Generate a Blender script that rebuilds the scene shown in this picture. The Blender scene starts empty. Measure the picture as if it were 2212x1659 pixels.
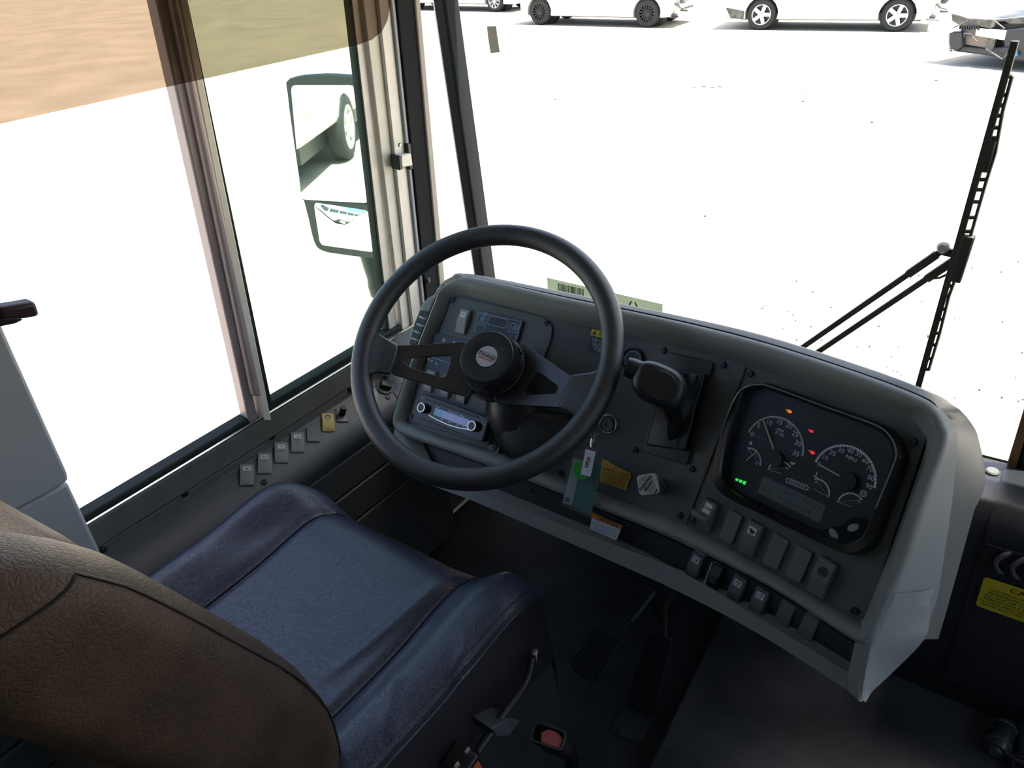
import bpy, bmesh, math, random
from mathutils import Vector, Matrix
from mathutils.bvhtree import BVHTree
random.seed(7)
S = bpy.context.scene
COL = S.collection
rad = math.radians

# ------------------------------------------------------------------ camera
CAM = Vector((0.0, 0.0, 1.40))
FPX, CX, CY = 1569.07, 1106.0, 829.5
CR = Vector((0.79364, 0.59783, -0.11287)); CU = Vector((-0.23269, 0.46969, 0.85161)); CF = Vector((-0.56213, 0.64961, -0.51187))
cd = bpy.data.cameras.new('camera'); cd.sensor_width = 36.0; cd.lens = FPX / 2212.0 * 36.0; cd.clip_start = 0.02; cd.clip_end = 400
cam = bpy.data.objects.new('camera', cd); COL.objects.link(cam)
m3 = Matrix((CR, CU, -CF)).transposed()
cam.matrix_world = Matrix.Translation(CAM) @ m3.to_4x4()
S.camera = cam

# ------------------------------------------------------------------ light
W = bpy.data.worlds.new('sky'); S.world = W; W.use_nodes = True
nt = W.node_tree; nt.nodes.clear()
sky = nt.nodes.new('ShaderNodeTexSky'); sky.sky_type = 'NISHITA'; sky.sun_disc = False
sky.sun_elevation = rad(66); sky.sun_rotation = rad(30); sky.dust_density = 3.0; sky.air_density = 1.0; sky.ozone_density = 1.0
bg = nt.nodes.new('ShaderNodeBackground'); bg.inputs[1].default_value = 0.32
wo = nt.nodes.new('ShaderNodeOutputWorld')
nt.links.new(sky.outputs[0], bg.inputs[0]); nt.links.new(bg.outputs[0], wo.inputs[0])
sl = bpy.data.lights.new('sun', 'SUN'); sl.energy = 13.0; sl.angle = rad(0.53); sl.color = (1.0, 0.95, 0.87)
sun = bpy.data.objects.new('sun', sl); COL.objects.link(sun)
SUN_DIR = Vector((0.42, 0.15, 1.0)).normalized()          # towards the sun
sun.rotation_euler = SUN_DIR.to_track_quat('Z', 'Y').to_euler(); sun.location = (3, 3, 12)
vs = S.view_settings; vs.view_transform = 'Standard'; vs.look = 'None'; vs.gamma = 1.0; vs.use_curve_mapping = False
vs.exposure = 0.6
S.cycles.max_bounces = 9; S.cycles.diffuse_bounces = 4; S.cycles.adaptive_threshold = 0.02; S.cycles.transparent_max_bounces = 16; S.cycles.glossy_bounces = 4
S.cycles.sample_clamp_indirect = 6.0

# ------------------------------------------------------------------ picking points of the place
def ray(px, py):
    return (CR * (px - CX) - CU * (py - CY) + CF * FPX).normalized()
def at(px, py, ax, val):
    r = ray(px, py); i = 'xyz'.index(ax); return CAM + r * ((val - CAM[i]) / r[i])
def atp(px, py, p0, n):
    r = ray(px, py); return CAM + r * ((Vector(p0) - CAM).dot(n) / r.dot(n))
def atd(px, py, d):
    return CAM + ray(px, py) * d

# ------------------------------------------------------------------ materials
MATS = {}
def mat(name, col, rough=0.5, metal=0.0, bump=0.0, bscale=200.0, var=0.0, vscale=8.0, spec=0.5, kind='noise', emit=None, estr=0.0, coat=0.0, col2=None):
    m = bpy.data.materials.new(name); m.use_nodes = True; t = m.node_tree; N = t.nodes; L = t.links
    b = N['Principled BSDF']
    b.inputs['Base Color'].default_value = (*col, 1); b.inputs['Roughness'].default_value = rough; b.inputs['Metallic'].default_value = metal
    b.inputs['Specular IOR Level'].default_value = spec
    if coat: b.inputs['Coat Weight'].default_value = coat
    tc = N.new('ShaderNodeTexCoord')
    if var or col2:
        nz = N.new('ShaderNodeTexNoise'); nz.inputs['Scale'].default_value = vscale; nz.inputs['Detail'].default_value = 5
        rp = N.new('ShaderNodeValToRGB'); rp.color_ramp.elements[0].position = 0.35; rp.color_ramp.elements[1].position = 0.68
        c2 = col2 if col2 else tuple(min(1, c * (1 + var)) for c in col)
        c1 = col if col2 else tuple(c * (1 - var) for c in col)
        rp.color_ramp.elements[0].color = (*c1, 1); rp.color_ramp.elements[1].color = (*c2, 1)
        L.new(tc.outputs['Object'], nz.inputs['Vector']); L.new(nz.outputs['Fac'], rp.inputs['Fac']); L.new(rp.outputs['Color'], b.inputs['Base Color'])
    if bump:
        if kind == 'voronoi':
            bt = N.new('ShaderNodeTexVoronoi'); bt.feature = 'DISTANCE_TO_EDGE'; out = bt.outputs['Distance']
            dn = N.new('ShaderNodeTexNoise'); dn.inputs['Scale'].default_value = bscale * 0.35; dn.inputs['Detail'].default_value = 3
            mx = N.new('ShaderNodeMixRGB'); mx.inputs[0].default_value = 0.010
            L.new(tc.outputs['Object'], mx.inputs[1]); L.new(tc.outputs['Object'], dn.inputs['Vector']); L.new(dn.outputs['Color'], mx.inputs[2]); L.new(mx.outputs[0], bt.inputs['Vector'])
            cl = N.new('ShaderNodeMath'); cl.operation = 'MINIMUM'; cl.inputs[1].default_value = 0.18; L.new(out, cl.inputs[0]); out = cl.outputs[0]
        else:
            bt = N.new('ShaderNodeTexNoise'); bt.inputs['Detail'].default_value = 4; out = bt.outputs['Fac']
            L.new(tc.outputs['Object'], bt.inputs['Vector'])
        bt.inputs['Scale'].default_value = bscale
        bn = N.new('ShaderNodeBump'); bn.inputs['Strength'].default_value = bump; bn.inputs['Distance'].default_value = 0.002
        L.new(out, bn.inputs['Height']); L.new(bn.outputs['Normal'], b.inputs['Normal'])
    if emit:
        b.inputs['Emission Color'].default_value = (*emit, 1); b.inputs['Emission Strength'].default_value = estr
    MATS[name] = m; return m
def pane(name, tint, gloss=0.05, fog=0.0, fogcol=(1, 1, 1), rough=0.0):
    """thin clear sheet: see-through tint plus a faint surface reflection (and a little dust)"""
    m = bpy.data.materials.new(name); m.use_nodes = True; t = m.node_tree; N = t.nodes; L = t.links; N.clear()
    o = N.new('ShaderNodeOutputMaterial'); tr = N.new('ShaderNodeBsdfTransparent'); tr.inputs[0].default_value = (*tint, 1)
    gl = N.new('ShaderNodeBsdfGlossy'); gl.inputs['Roughness'].default_value = rough; gl.inputs[0].default_value = (1, 1, 1, 1)
    lw = N.new('ShaderNodeLayerWeight'); lw.inputs[0].default_value = 0.12
    mu = N.new('ShaderNodeMath'); mu.operation = 'MULTIPLY'; mu.inputs[1].default_value = gloss * 4; mu.use_clamp = True
    L.new(lw.outputs['Fresnel'], mu.inputs[0])
    mx = N.new('ShaderNodeMixShader'); L.new(mu.outputs[0], mx.inputs[0]); L.new(tr.outputs[0], mx.inputs[1]); L.new(gl.outputs[0], mx.inputs[2])
    last = mx
    if fog:
        df = N.new('ShaderNodeBsdfDiffuse'); df.inputs[0].default_value = (*fogcol, 1); m2 = N.new('ShaderNodeMixShader')
        m2.inputs[0].default_value = fog; L.new(mx.outputs[0], m2.inputs[1]); L.new(df.outputs[0], m2.inputs[2]); last = m2
    L.new(last.outputs[0], o.inputs[0]); MATS[name] = m; return m

TRIM = mat('grey_trim_plastic', (0.225, 0.235, 0.228), 0.56, spec=0.35, bump=0.12, bscale=900, var=0.06, vscale=5)
FACE = mat('charcoal_panel', (0.082, 0.088, 0.090), 0.48, bump=0.15, bscale=1100, var=0.08, vscale=7)
LOWP = mat('dark_lower_panel', (0.030, 0.032, 0.036), 0.5, bump=0.1, bscale=700)
SHELL = mat('rear_shell_plastic', (0.13, 0.13, 0.122), 0.45, bump=0.1, bscale=900)
BLACK = mat('black_plastic', (0.014, 0.014, 0.016), 0.38, bump=0.05, bscale=800)
BLKG = mat('black_gloss', (0.012, 0.012, 0.014), 0.16)
RIMM = mat('wheel_rubber', (0.017, 0.018, 0.022), 0.40, spec=0.9, bump=0.25, bscale=1300)
SPOKE = mat('spoke_black_metal', (0.013, 0.014, 0.017), 0.36, spec=0.9)
SKIRT = mat('black_vinyl', (0.014, 0.014, 0.018), 0.42, spec=0.5, bump=0.3, bscale=300)
SEATM = mat('navy_vinyl', (0.014, 0.018, 0.052), 0.33, spec=0.8, bump=0.55, bscale=330, var=0.10, vscale=9, kind='voronoi')
BACKM = mat('aged_vinyl_warm_lit', (0.040, 0.025, 0.017), 0.5, bump=1.0, bscale=170, kind='voronoi', col2=(0.125, 0.073, 0.047), vscale=6, spec=0.3)  # brown is warm bounce light put into the vinyl colour; crackle is wear
PIPE = mat('dark_piping', (0.010, 0.010, 0.012), 0.5)
RUBBER = mat('black_rubber', (0.012, 0.013, 0.014), 0.6, bump=0.2, bscale=300)
SWG = mat('switch_grey', (0.26, 0.265, 0.26), 0.42, bump=0.05, bscale=900)
SWD = mat('switch_dark_grey', (0.13, 0.135, 0.14), 0.45, bump=0.05, bscale=900)
WHITE = mat('white_print', (0.62, 0.63, 0.64), 0.5)
DPRINT = mat('dark_print', (0.02, 0.02, 0.02), 0.5)
GPRINT = mat('grey_print', (0.10, 0.10, 0.10), 0.5)
STEEL = mat('bright_steel', (0.62, 0.62, 0.62), 0.25, 1.0)
ALU = mat('window_aluminium', (0.72, 0.70, 0.65), 0.42, 0.2, var=0.08, vscale=14)
CREAM = mat('cream_painted_rail', (0.90, 0.85, 0.72), 0.45, var=0.06, vscale=20)
MAUVE = mat('mauve_grey_bar', (0.46, 0.385, 0.375), 0.42, 0.1)
RAIL = mat('dull_grey_rail', (0.19, 0.185, 0.17), 0.5, 0.2, var=0.12, vscale=16)
BEIGE = mat('beige_pillar_trim', (0.42, 0.38, 0.32), 0.5)
SEAL = mat('green_black_seal', (0.02, 0.028, 0.025), 0.7, spec=0.2)
MATTE = mat('matte_black', (0.014, 0.016, 0.018), 0.75, spec=0.15)
POSTM = mat('pale_grey_cover', (0.46, 0.48, 0.50), 0.5, bump=0.03, bscale=600)
WALLM = mat('side_wall_panel', (0.085, 0.085, 0.082), 0.5, bump=0.08, bscale=500)
CONS = mat('console_grey', (0.105, 0.112, 0.118), 0.45, bump=0.12, bscale=900, var=0.06, vscale=8)
CEIL = mat('ceiling_grey', (0.26, 0.26, 0.255), 0.6)
INNER = mat('interior_wall_grey', (0.20, 0.20, 0.20), 0.6)
BODYW = mat('bus_white_paint', (0.75, 0.75, 0.74), 0.3, coat=0.3)
FLOORM = mat('worn_black_floor', (0.014, 0.015, 0.017), 0.5, bump=0.25, bscale=60, col2=(0.035, 0.035, 0.038), vscale=9)
MATF = mat('dusty_floor_mat', (0.030, 0.033, 0.038), 0.5, bump=0.3, bscale=60, col2=(0.085, 0.088, 0.094), vscale=6)
GLASS = pane('clear_glass', (0.97, 0.985, 0.975), 0.03)
TINT = pane('tinted_glass', (0.80, 0.90, 0.84), 0.04, fog=0.035, fogcol=(0.62, 0.86, 0.76))
AMBER = pane('amber_acrylic', (0.505, 0.455, 0.405), 0.05, fog=0.02, fogcol=(0.8, 0.6, 0.4))
CLEARP = pane('clear_plastic', (0.80, 0.82, 0.82), 0.12, fog=0.06, fogcol=(0.7, 0.75, 0.75))
STICK = pane('green_film', (0.46, 0.52, 0.46), 0.03, fog=0.35, fogcol=(0.62, 0.72, 0.64))
STICKD = pane('dark_green_film', (0.03, 0.10, 0.075), 0.02, fog=0.3, fogcol=(0.04, 0.12, 0.09))
TAPEM = pane('grey_tape', (0.40, 0.40, 0.37), 0.03, fog=0.5, fogcol=(0.35, 0.35, 0.32))
MIRR = mat('mirror_glass', (0.86, 0.88, 0.87), 0.015, 1.0)
MIRH = mat('mirror_housing', (0.035, 0.042, 0.040), 0.45, bump=0.05, bscale=200)
YEL = mat('yellow_label', (0.66, 0.55, 0.03), 0.45)
YELS = mat('yellow_switch', (0.60, 0.45, 0.14), 0.42)
ORG = mat('orange_label', (0.62, 0.24, 0.03), 0.5)
GOLD = mat('gold_label', (0.50, 0.30, 0.05), 0.5)
PAPER = mat('white_paper', (0.66, 0.68, 0.72), 0.5)
TEAL = mat('teal_card', (0.05, 0.28, 0.26), 0.35)
GREEN = mat('green_disc', (0.03, 0.36, 0.05), 0.4)
BLUEP = mat('blue_print', (0.05, 0.12, 0.30), 0.5)
NAVYP = mat('navy_panel', (0.018, 0.030, 0.055), 0.35)
REDP = mat('red_print', (0.55, 0.10, 0.06), 0.5)
PINK = mat('red_button', (0.66, 0.16, 0.18), 0.4)
ORANGE = mat('orange_webbing', (0.55, 0.10, 0.03), 0.6)
LCD = mat('blue_display', (0.10, 0.12, 0.20), 0.3, emit=(0.36, 0.46, 0.95), estr=0.16)
RING = mat('lit_ring', (0.5, 0.5, 0.55), 0.3, emit=(0.8, 0.88, 1.0), estr=0.30)
LGRN = mat('lamp_green', (0.05, 0.3, 0.05), 0.4, emit=(0.05, 0.95, 0.12), estr=0.55)
LRED = mat('lamp_red', (0.3, 0.02, 0.02), 0.4, emit=(1.0, 0.03, 0.05), estr=0.5)
LORG = mat('lamp_orange', (0.3, 0.1, 0.02), 0.4, emit=(1.0, 0.28, 0.03), estr=0.5)
DIALW = mat('dial_print', (0.80, 0.81, 0.80), 0.5)
NEEDLE = mat('needle', (0.70, 0.58, 0.38), 0.5)
DIMRED = mat('dim_red_print', (0.09, 0.028, 0.024), 0.5)
LCDG = mat('grey_lcd', (0.12, 0.145, 0.14), 0.3)
CLFACE = mat('cluster_face', (0.020, 0.021, 0.023), 0.45)
LENS = pane('cluster_lens', (0.93, 0.94, 0.96), 0.05)
CARW = mat('car_white', (0.80, 0.80, 0.78), 0.25, coat=0.5)
CARD = mat('car_dark', (0.03, 0.034, 0.04), 0.4)
CARG = mat('car_glass', (0.02, 0.025, 0.03), 0.08)
TYRE = mat('tyre', (0.025, 0.025, 0.025), 0.75)
ALLOY = mat('alloy_rim', (0.68, 0.69, 0.70), 0.35, 0.5)
BLKRIM = mat('black_rim', (0.018, 0.02, 0.024), 0.35)
WRECK = mat('wreck_grey', (0.13, 0.12, 0.11), 0.6, var=0.4, vscale=9)
BROWNM = mat('radiator_brown', (0.22, 0.18, 0.15), 0.6, bump=0.4, bscale=60)
GROUND = mat('sandy_ground', (0.36, 0.32, 0.26), 0.9, bump=0.5, bscale=9, col2=(0.46, 0.41, 0.335), vscale=0.9)
STAIN = mat('ground_stain', (0.28, 0.21, 0.12), 0.9)

# ------------------------------------------------------------------ mesh building
class MB:
    def __init__(s): s.v = []; s.f = []
    def add(s, vs, fs):
        o = len(s.v); s.v += [Vector(p) for p in vs]; s.f += [[i + o for i in q] for q in fs]; return s
    def box(s, c, size, M=None):
        hx, hy, hz = size[0] / 2, size[1] / 2, size[2] / 2; c = Vector(c)
        vs = []
        for z in (-hz, hz):
            for (x, y) in ((-hx, -hy), (hx, -hy), (hx, hy), (-hx, hy)):
                p = c + Vector((x, y, z)); vs.append(M @ p if M else p)
        return s.add(vs, [(3, 2, 1, 0), (4, 5, 6, 7), (0, 1, 5, 4), (1, 2, 6, 5), (2, 3, 7, 6), (3, 0, 4, 7)])
    def prism(s, poly, M, z0, z1, ch=0.0):
        """2-D outline extruded in the frame M from z0 to z1, front edge chamfered by ch"""
        n = len(poly); cx = sum(p[0] for p in poly) / n; cy = sum(p[1] for p in poly) / n
        levels = [(z0, 0.0)] + ([(z1 - ch, 0.0), (z1, ch)] if ch else [(z1, 0.0)])
        vs = []
        for z, ins in levels:
            for (x, y) in poly:
                d = math.hypot(x - cx, y - cy) or 1; k = max(0, 1 - ins / d) if ins else 1
                vs.append(M @ Vector((cx + (x - cx) * k, cy + (y - cy) * k, z)))
        fs = [list(range(n))[::-1]]
        for l in range(len(levels) - 1):
            for i in range(n):
                j = (i + 1) % n; fs.append((l * n + i, l * n + j, (l + 1) * n + j, (l + 1) * n + i))
        fs.append([(len(levels) - 1) * n + i for i in range(n)])
        return s.add(vs, fs)
    def frame(s, outer, inner, M, z0, z1):
        """ring between two outlines of equal length"""
        n = len(outer); vs = []
        for poly, z in ((outer, z0), (outer, z1), (inner, z1), (inner, z0)):
            vs += [M @ Vector((x, y, z)) for x, y in poly]
        fs = []
        for k in range(4):
            a, b = k * n, ((k + 1) % 4) * n
            for i in range(n):
                j = (i + 1) % n; fs.append((a + i, a + j, b + j, b + i))
        return s.add(vs, fs)
    def loft(s, rings, closed=True, caps=False):
        n = len(rings[0]); vs = [p for r in rings for p in r]; fs = []
        for l in range(len(rings) - 1):
            for i in range(n if closed else n - 1):
                j = (i + 1) % n; fs.append((l * n + i, l * n + j, (l + 1) * n + j, (l + 1) * n + i))
        if caps:
            fs.append(list(range(n))[::-1]); fs.append([(len(rings) - 1) * n + i for i in range(n)])
        return s.add(vs, fs)
    def tube(s, pts, r, n=8, closed=False, up=None):
        pts = [Vector(p) for p in pts]; m = len(pts); rings = []
        t0 = (pts[1] - pts[0]).normalized(); a = Vector(up) if up else Vector((0, 0, 1))
        if abs(a.dot(t0)) > 0.95: a = Vector((1, 0, 0))
        nrm = (a - t0 * a.dot(t0)).normalized()
        for i in range(m):
            if closed: t = (pts[(i + 1) % m] - pts[i - 1]).normalized()
            else: t = (pts[min(i + 1, m - 1)] - pts[max(i - 1, 0)]).normalized()
            nrm = (nrm - t * nrm.dot(t)).normalized(); b = t.cross(nrm)
            rr = r[i] if isinstance(r, (list, tuple)) else r
            rings.append([pts[i] + (nrm * math.cos(k * 2 * math.pi / n) + b * math.sin(k * 2 * math.pi / n)) * rr for k in range(n)])
        if closed: rings.append(rings[0]); return s.loft(rings)
        return s.loft(rings, caps=True)
    def lathe(s, prof, M, n=24, caps=True):
        rings = [[M @ Vector((r * math.cos(k * 2 * math.pi / n), r * math.sin(k * 2 * math.pi / n), z)) for k in range(n)] for r, z in prof]
        return s.loft(rings, caps=caps)
    def bar(s, a, b, w, h, up=(0, 0, 1)):
        a, b = Vector(a), Vector(b); t = (b - a).normalized(); u = Vector(up); u = (u - t * u.dot(t)).normalized(); x = t.cross(u)
        vs = []
        for p in (a, b):
            for (i, j) in ((-1, -1), (1, -1), (1, 1), (-1, 1)): vs.append(p + x * (i * w / 2) + u * (j * h / 2))
        return s.add(vs, [(3, 2, 1, 0), (4, 5, 6, 7), (0, 1, 5, 4), (1, 2, 6, 5), (2, 3, 7, 6), (3, 0, 4, 7)])
    def build(s, name, material, parent=None, smooth=35, bevel=0.0, seg=2, sub=0):
        return mkobj(name, s.v, s.f, material, parent, smooth, bevel, seg, sub)

ROOTLOC = {}
def mkobj(name, vs, fs, material, parent=None, smooth=35, bevel=0.0, seg=2, sub=0):
    if parent is not None: loc = ROOTLOC[parent.name]
    else:
        xs = [p.x for p in vs]; ys = [p.y for p in vs]; zs = [p.z for p in vs]
        loc = Vector(((min(xs) + max(xs)) / 2, (min(ys) + max(ys)) / 2, min(zs)))
    me = bpy.data.meshes.new(name); me.from_pydata([tuple(p - loc) for p in vs], [], fs)
    bm = bmesh.new(); bm.from_mesh(me); bmesh.ops.remove_doubles(bm, verts=bm.verts, dist=1e-6); bmesh.ops.recalc_face_normals(bm, faces=bm.faces); bm.to_mesh(me); bm.free()
    me.materials.append(material); me.shade_smooth(); me.set_sharp_from_angle(angle=rad(smooth))
    o = bpy.data.objects.new(name, me); COL.objects.link(o)
    if parent is None: o.location = loc
    else: o.parent = parent
    ROOTLOC[o.name] = loc
    if bevel:
        b = o.modifiers.new('edge', 'BEVEL'); b.width = bevel; b.segments = seg; b.limit_method = 'ANGLE'; b.angle_limit = rad(40)
    if sub:
        b = o.modifiers.new('sub', 'SUBSURF'); b.levels = sub; b.render_levels = sub
    return o
def tag(o, label, cat, group=None, kind=None):
    o['label'] = label
    if cat: o['category'] = cat
    if group: o['group'] = group
    if kind: o['kind'] = kind
    return o
def thing(name, label, cat, loc, group=None):
    o = bpy.data.objects.new(name, None); COL.objects.link(o); o.location = loc; o.empty_display_size = 0.05
    ROOTLOC[o.name] = Vector(loc); return tag(o, label, cat, group)
def struct(o, label=None):
    o['kind'] = 'structure'
    if label: o['label'] = label
    return o
def structroot(name, loc, label=None):
    o = bpy.data.objects.new(name, None); COL.objects.link(o); o.location = loc; ROOTLOC[o.name] = Vector(loc); return struct(o, label)
def Fr(o, x, y):
    """frame with origin o, x-axis x, y-axis as close to y as can be, z = outward"""
    x = Vector(x).normalized(); y = Vector(y); y = (y - x * y.dot(x)).normalized(); z = x.cross(y)
    m = Matrix((x, y, z)).transposed().to_4x4(); m.translation = Vector(o); return m
def rrect(w, h, r, n=4, cx=0, cy=0):
    out = []
    for (sx, sy, a0) in ((1, 1, 0), (-1, 1, 90), (-1, -1, 180), (1, -1, 270)):
        for k in range(n + 1):
            a = rad(a0 + 90 * k / n); out.append((cx + sx * (w / 2 - r) + r * math.cos(a), cy + sy * (h / 2 - r) + r * math.sin(a)))
    return out
def circ(r, n=20, cx=0, cy=0): return [(cx + r * math.cos(2 * math.pi * k / n), cy + r * math.sin(2 * math.pi * k / n)) for k in range(n)]
def roundpoly(pts, r, n=4):
    out = []; m = len(pts)
    for i in range(m):
        p, a, b = Vector(pts[i]), Vector(pts[i - 1]), Vector(pts[(i + 1) % m]); da = (a - p); db = (b - p)
        q = min(r, da.length * 0.45, db.length * 0.45); p0 = p + da.normalized() * q; p1 = p + db.normalized() * q
        for k in range(n + 1):
            t = k / n; out.append(tuple(p0 * (1 - t) ** 2 + p * 2 * t * (1 - t) + p1 * t * t))
    return out
TXT = {}
def textmesh(body):
    if body not in TXT:
        c = bpy.data.curves.new('t', 'FONT'); c.body = body; c.align_x = 'CENTER'; c.align_y = 'CENTER'; c.resolution_u = 2; c.size = 1.0
        o = bpy.data.objects.new('t', c); COL.objects.link(o); dg = bpy.context.evaluated_depsgraph_get(); dg.update()
        me = bpy.data.meshes.new_from_object(o.evaluated_get(dg)); 
        TXT[body] = ([v.co.copy() for v in me.vertices], [list(p.vertices) for p in me.polygons])
        bpy.data.objects.remove(o); bpy.data.curves.remove(c); bpy.data.meshes.remove(me)
    return TXT[body]
def addtext(mb, body, M, size, x=0, y=0, z=0.0004, sx=1.0, rot=0.0, bold=0.0):
    vs, fs = textmesh(body); cr, sr = math.cos(rot), math.sin(rot)
    for dx in ((-bold, bold) if bold else (0,)):
        out = []
        for p in vs:
            a = p.x * size * sx + dx; b = p.y * size
            out.append(M @ Vector((x + a * cr - b * sr, y + a * sr + b * cr, z + (abs(dx) * 0.05 if dx > 0 else 0))))
        mb.add(out, fs)
    return mb
def loc2(M, p):
    q = M.inverted() @ Vector(p); return (q.x, q.y)
def cm(pts, sub=4, closed=False):
    """smooth line through points"""
    pts = [Vector(p) for p in pts]; n = len(pts); out = []
    for i in range(n if closed else n - 1):
        if closed: p0, p1, p2, p3 = pts[i - 1], pts[i], pts[(i + 1) % n], pts[(i + 2) % n]
        else: p0, p1, p2, p3 = pts[max(i - 1, 0)], pts[i], pts[i + 1], pts[min(i + 2, n - 1)]
        for k in range(sub):
            t = k / sub; t2 = t * t; t3 = t2 * t
            out.append(0.5 * ((2 * p1) + (p2 - p0) * t + (2 * p0 - 5 * p1 + 4 * p2 - p3) * t2 + (3 * p1 - p0 - 3 * p2 + p3) * t3))
    if not closed: out.append(pts[-1])
    return out
# ================================================================== the bus shell
WN = Vector((1, 0, -0.125)).normalized(); WP0 = Vector((-1.26, 0, 0.62))
def wall(px, py, off=0.0): return atp(px, py, WP0 + WN * off, WN)
def wx(z, off=0.0): return -1.26 + 0.125 * (z - 0.62) + off
def wallpoly(mb, pix, o0, o1):
    n = len(pix); vs = [wall(x, y) + WN * o0 for x, y in pix] + [wall(x, y) + WN * o1 for x, y in pix]
    fs = [list(range(n)), list(range(n, 2 * n))[::-1]] + [(i, (i + 1) % n, n + (i + 1) % n, n + i) for i in range(n)]
    return mb.add(vs, fs)
def wallbar(mb, a, b, o0, o1):
    """upright bar in the leaning window plane: a, b = (left px, right px, py) at two heights"""
    return wallpoly(mb, [(a[0], a[2]), (a[1], a[2]), (b[1], b[2]), (b[0], b[2])], o0, o1)
def wallslab(mb, y0, y1, z0, z1, o0, o1):
    vs = []
    for o in (o0, o1):
        for (y, z) in ((y0, z0), (y1, z0), (y1, z1), (y0, z1)): vs.append(Vector((wx(z), y, z)) + WN * o)
    return mb.add(vs, [(0, 1, 2, 3), (7, 6, 5, 4), (0, 4, 5, 1), (1, 5, 6, 2), (2, 6, 7, 3), (3, 7, 4, 0)])

m = MB(); m.box((0, -3.3, -0.04), (2.5, 9.4, 0.08)); fl = struct(m.build('floor', FLOORM), 'worn black rubber floor of the driver area')
pl = [at(1552, 1345, 'z', 0.035), at(1400, 1660, 'z', 0.035)]
m = MB(); e0 = pl[0] + (pl[0] - pl[1]) * 0.6; e1 = pl[1] + (pl[1] - pl[0]) * 2.2
m.prism([(e1.x, e1.y), (1.22, e1.y), (1.22, 1.30), (e0.x, e0.y)], Matrix.Identity(4), 0.0, 0.035)
m.build('floor_mat', MATF, fl, bevel=0.006)
# ceiling, rear, right and front walls
m = MB(); m.box((0, -3.3, 1.98), (2.5, 9.4, 0.06)); struct(m.build('ceiling', CEIL))
m = MB(); m.box((0, -8.0, 0.75), (2.5, 0.06, 2.4)); struct(m.build('wall_rear', INNER))
m = MB(); m.box((1.27, -3.3, 0.1), (0.05, 9.3, 1.3)); m.box((1.22, -3.3, 1.73), (0.05, 9.3, 0.5))
for k in range(11): m.box((1.25, 0.95 - k * 0.85, 1.1), (0.05, 0.12, 0.9))
wr = struct(m.build('wall_right', INNER))
m = MB(); m.box((1.255, -3.9, 1.1), (0.006, 8.0, 0.8)); m.build('dimming_pane', pane('dimming_glass_right', (0.40, 0.43, 0.42), 0.05), wr)  # unseen dark pane added to cut daylight from the right side
fw = MB(); fw.box((0, 1.42, 0.0), (2.5, 0.05, 0.92)); fw.box((0, 1.40, 1.85), (2.5, 0.06, 0.2)); fw.box((0, 1.30, 1.70), (2.44, 0.14, 0.52));  # third box: unseen header added to keep sun off the floor
fwo = struct(fw.build('wall_front', SHELL), 'grey front bulkhead under the windshield')
# left wall: white outside skin, grey inside; lower part upright, window band leaning in
wl = structroot('wall_left', (-1.28, -3, 0), 'side wall beside the driver seat')
m = MB(); m.box((-1.295, -3.3, 0.03), (0.03, 9.3, 1.0)); m.build('outer_skin', BODYW, wl)
m = MB(); m.box((-1.272, -3.3, 0.26), (0.012, 9.3, 0.53)); m.build('inner_skin', WALLM, wl)
m = MB(); wallslab(m, -7.9, 1.36, 1.60, 1.97, -0.03, 0.02); m.build('header', POSTM, wl)
for k in range(9):
    m = MB(); wallslab(m, -0.95 - k * 0.85, -0.83 - k * 0.85, 0.5, 1.62, -0.03, 0.02); m.build('post', INNER, wl)
DIMGLASS = pane('dimming_glass_left', (0.40, 0.43, 0.42), 0.05)
m = MB(); wallslab(m, -7.9, -0.0, 0.55, 1.60, -0.012, -0.008); m.build('dimming_pane', DIMGLASS, wl)  # unseen dark pane added to dim light from the rear left windows
# ribbed inner side panel below the console
for (z0, z1, x, nm) in ((0.360, 0.440, -1.199, 'side_panel'), (0.275, 0.356, -1.197, 'side_panel'), (0.0, 0.271, -1.195, 'side_panel')):
    m = MB(); m.box(((-1.266 + x) / 2, 0.30, (z0 + z1) / 2), (x + 1.266, 1.52, z1 - z0)); m.build(nm, WALLM, wl, bevel=0.004)

# ------------------------------------------------------------------ driver's sliding window
w1 = structroot('window_1', (wx(0.62), 0.65, 0.55), "driver's sliding side window")
def ext(a, b, y0, y1):
    def f(i, y): return a[i] + (b[i] - a[i]) * (y - a[2]) / (b[2] - a[2])
    return (f(0, y0), f(1, y0), y0), (f(0, y1), f(1, y1), y1)
def up(a, b): return ext(a, b, -450, b[2])
m = MB(); wallslab(m, 0.02, 1.13, 0.574, 0.630, -0.02, 0.022); m.build('sill_rail', RAIL, w1, bevel=0.004)
m = MB(); wallslab(m, 0.02, 1.13, 0.535, 0.567, -0.02, 0.014); m.build('lower_rail', RAIL, w1, bevel=0.003)
m = MB(); wallslab(m, 0.02, 1.13, 0.50, 0.576, -0.02, 0.006); m.build('rail_gap', DPRINT, w1)
m = MB(); m.tube([Vector((wx(0.632), 0.02, 0.632)) + WN * 0.020, Vector((wx(0.632), 1.13, 0.632)) + WN * 0.020], 0.0035, 6); m.build('bright_bead', STEEL, w1)
m = MB(); wallslab(m, 0.02, 0.625, 0.630, 0.643, -0.018, 0.012); m.build('rubber_channel', SEAL, w1, bevel=0.004)
m = MB(); wallslab(m, 0.66, 1.06, 0.630, 0.646, -0.018, 0.010); m.build('glass_seal', SEAL, w1, bevel=0.003)
m = MB(); wallbar(m, *up((322, 350, -20), (530, 552, 912)), -0.016, 0.014); m.build('sash_bar', MAUVE, w1, bevel=0.004)
m = MB(); wallbar(m, *up((344, 364, -20), (530, 551, 848)), 0.010, 0.026); m.build('pull_handle', MAUVE, w1, bevel=0.008, seg=3)
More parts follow.
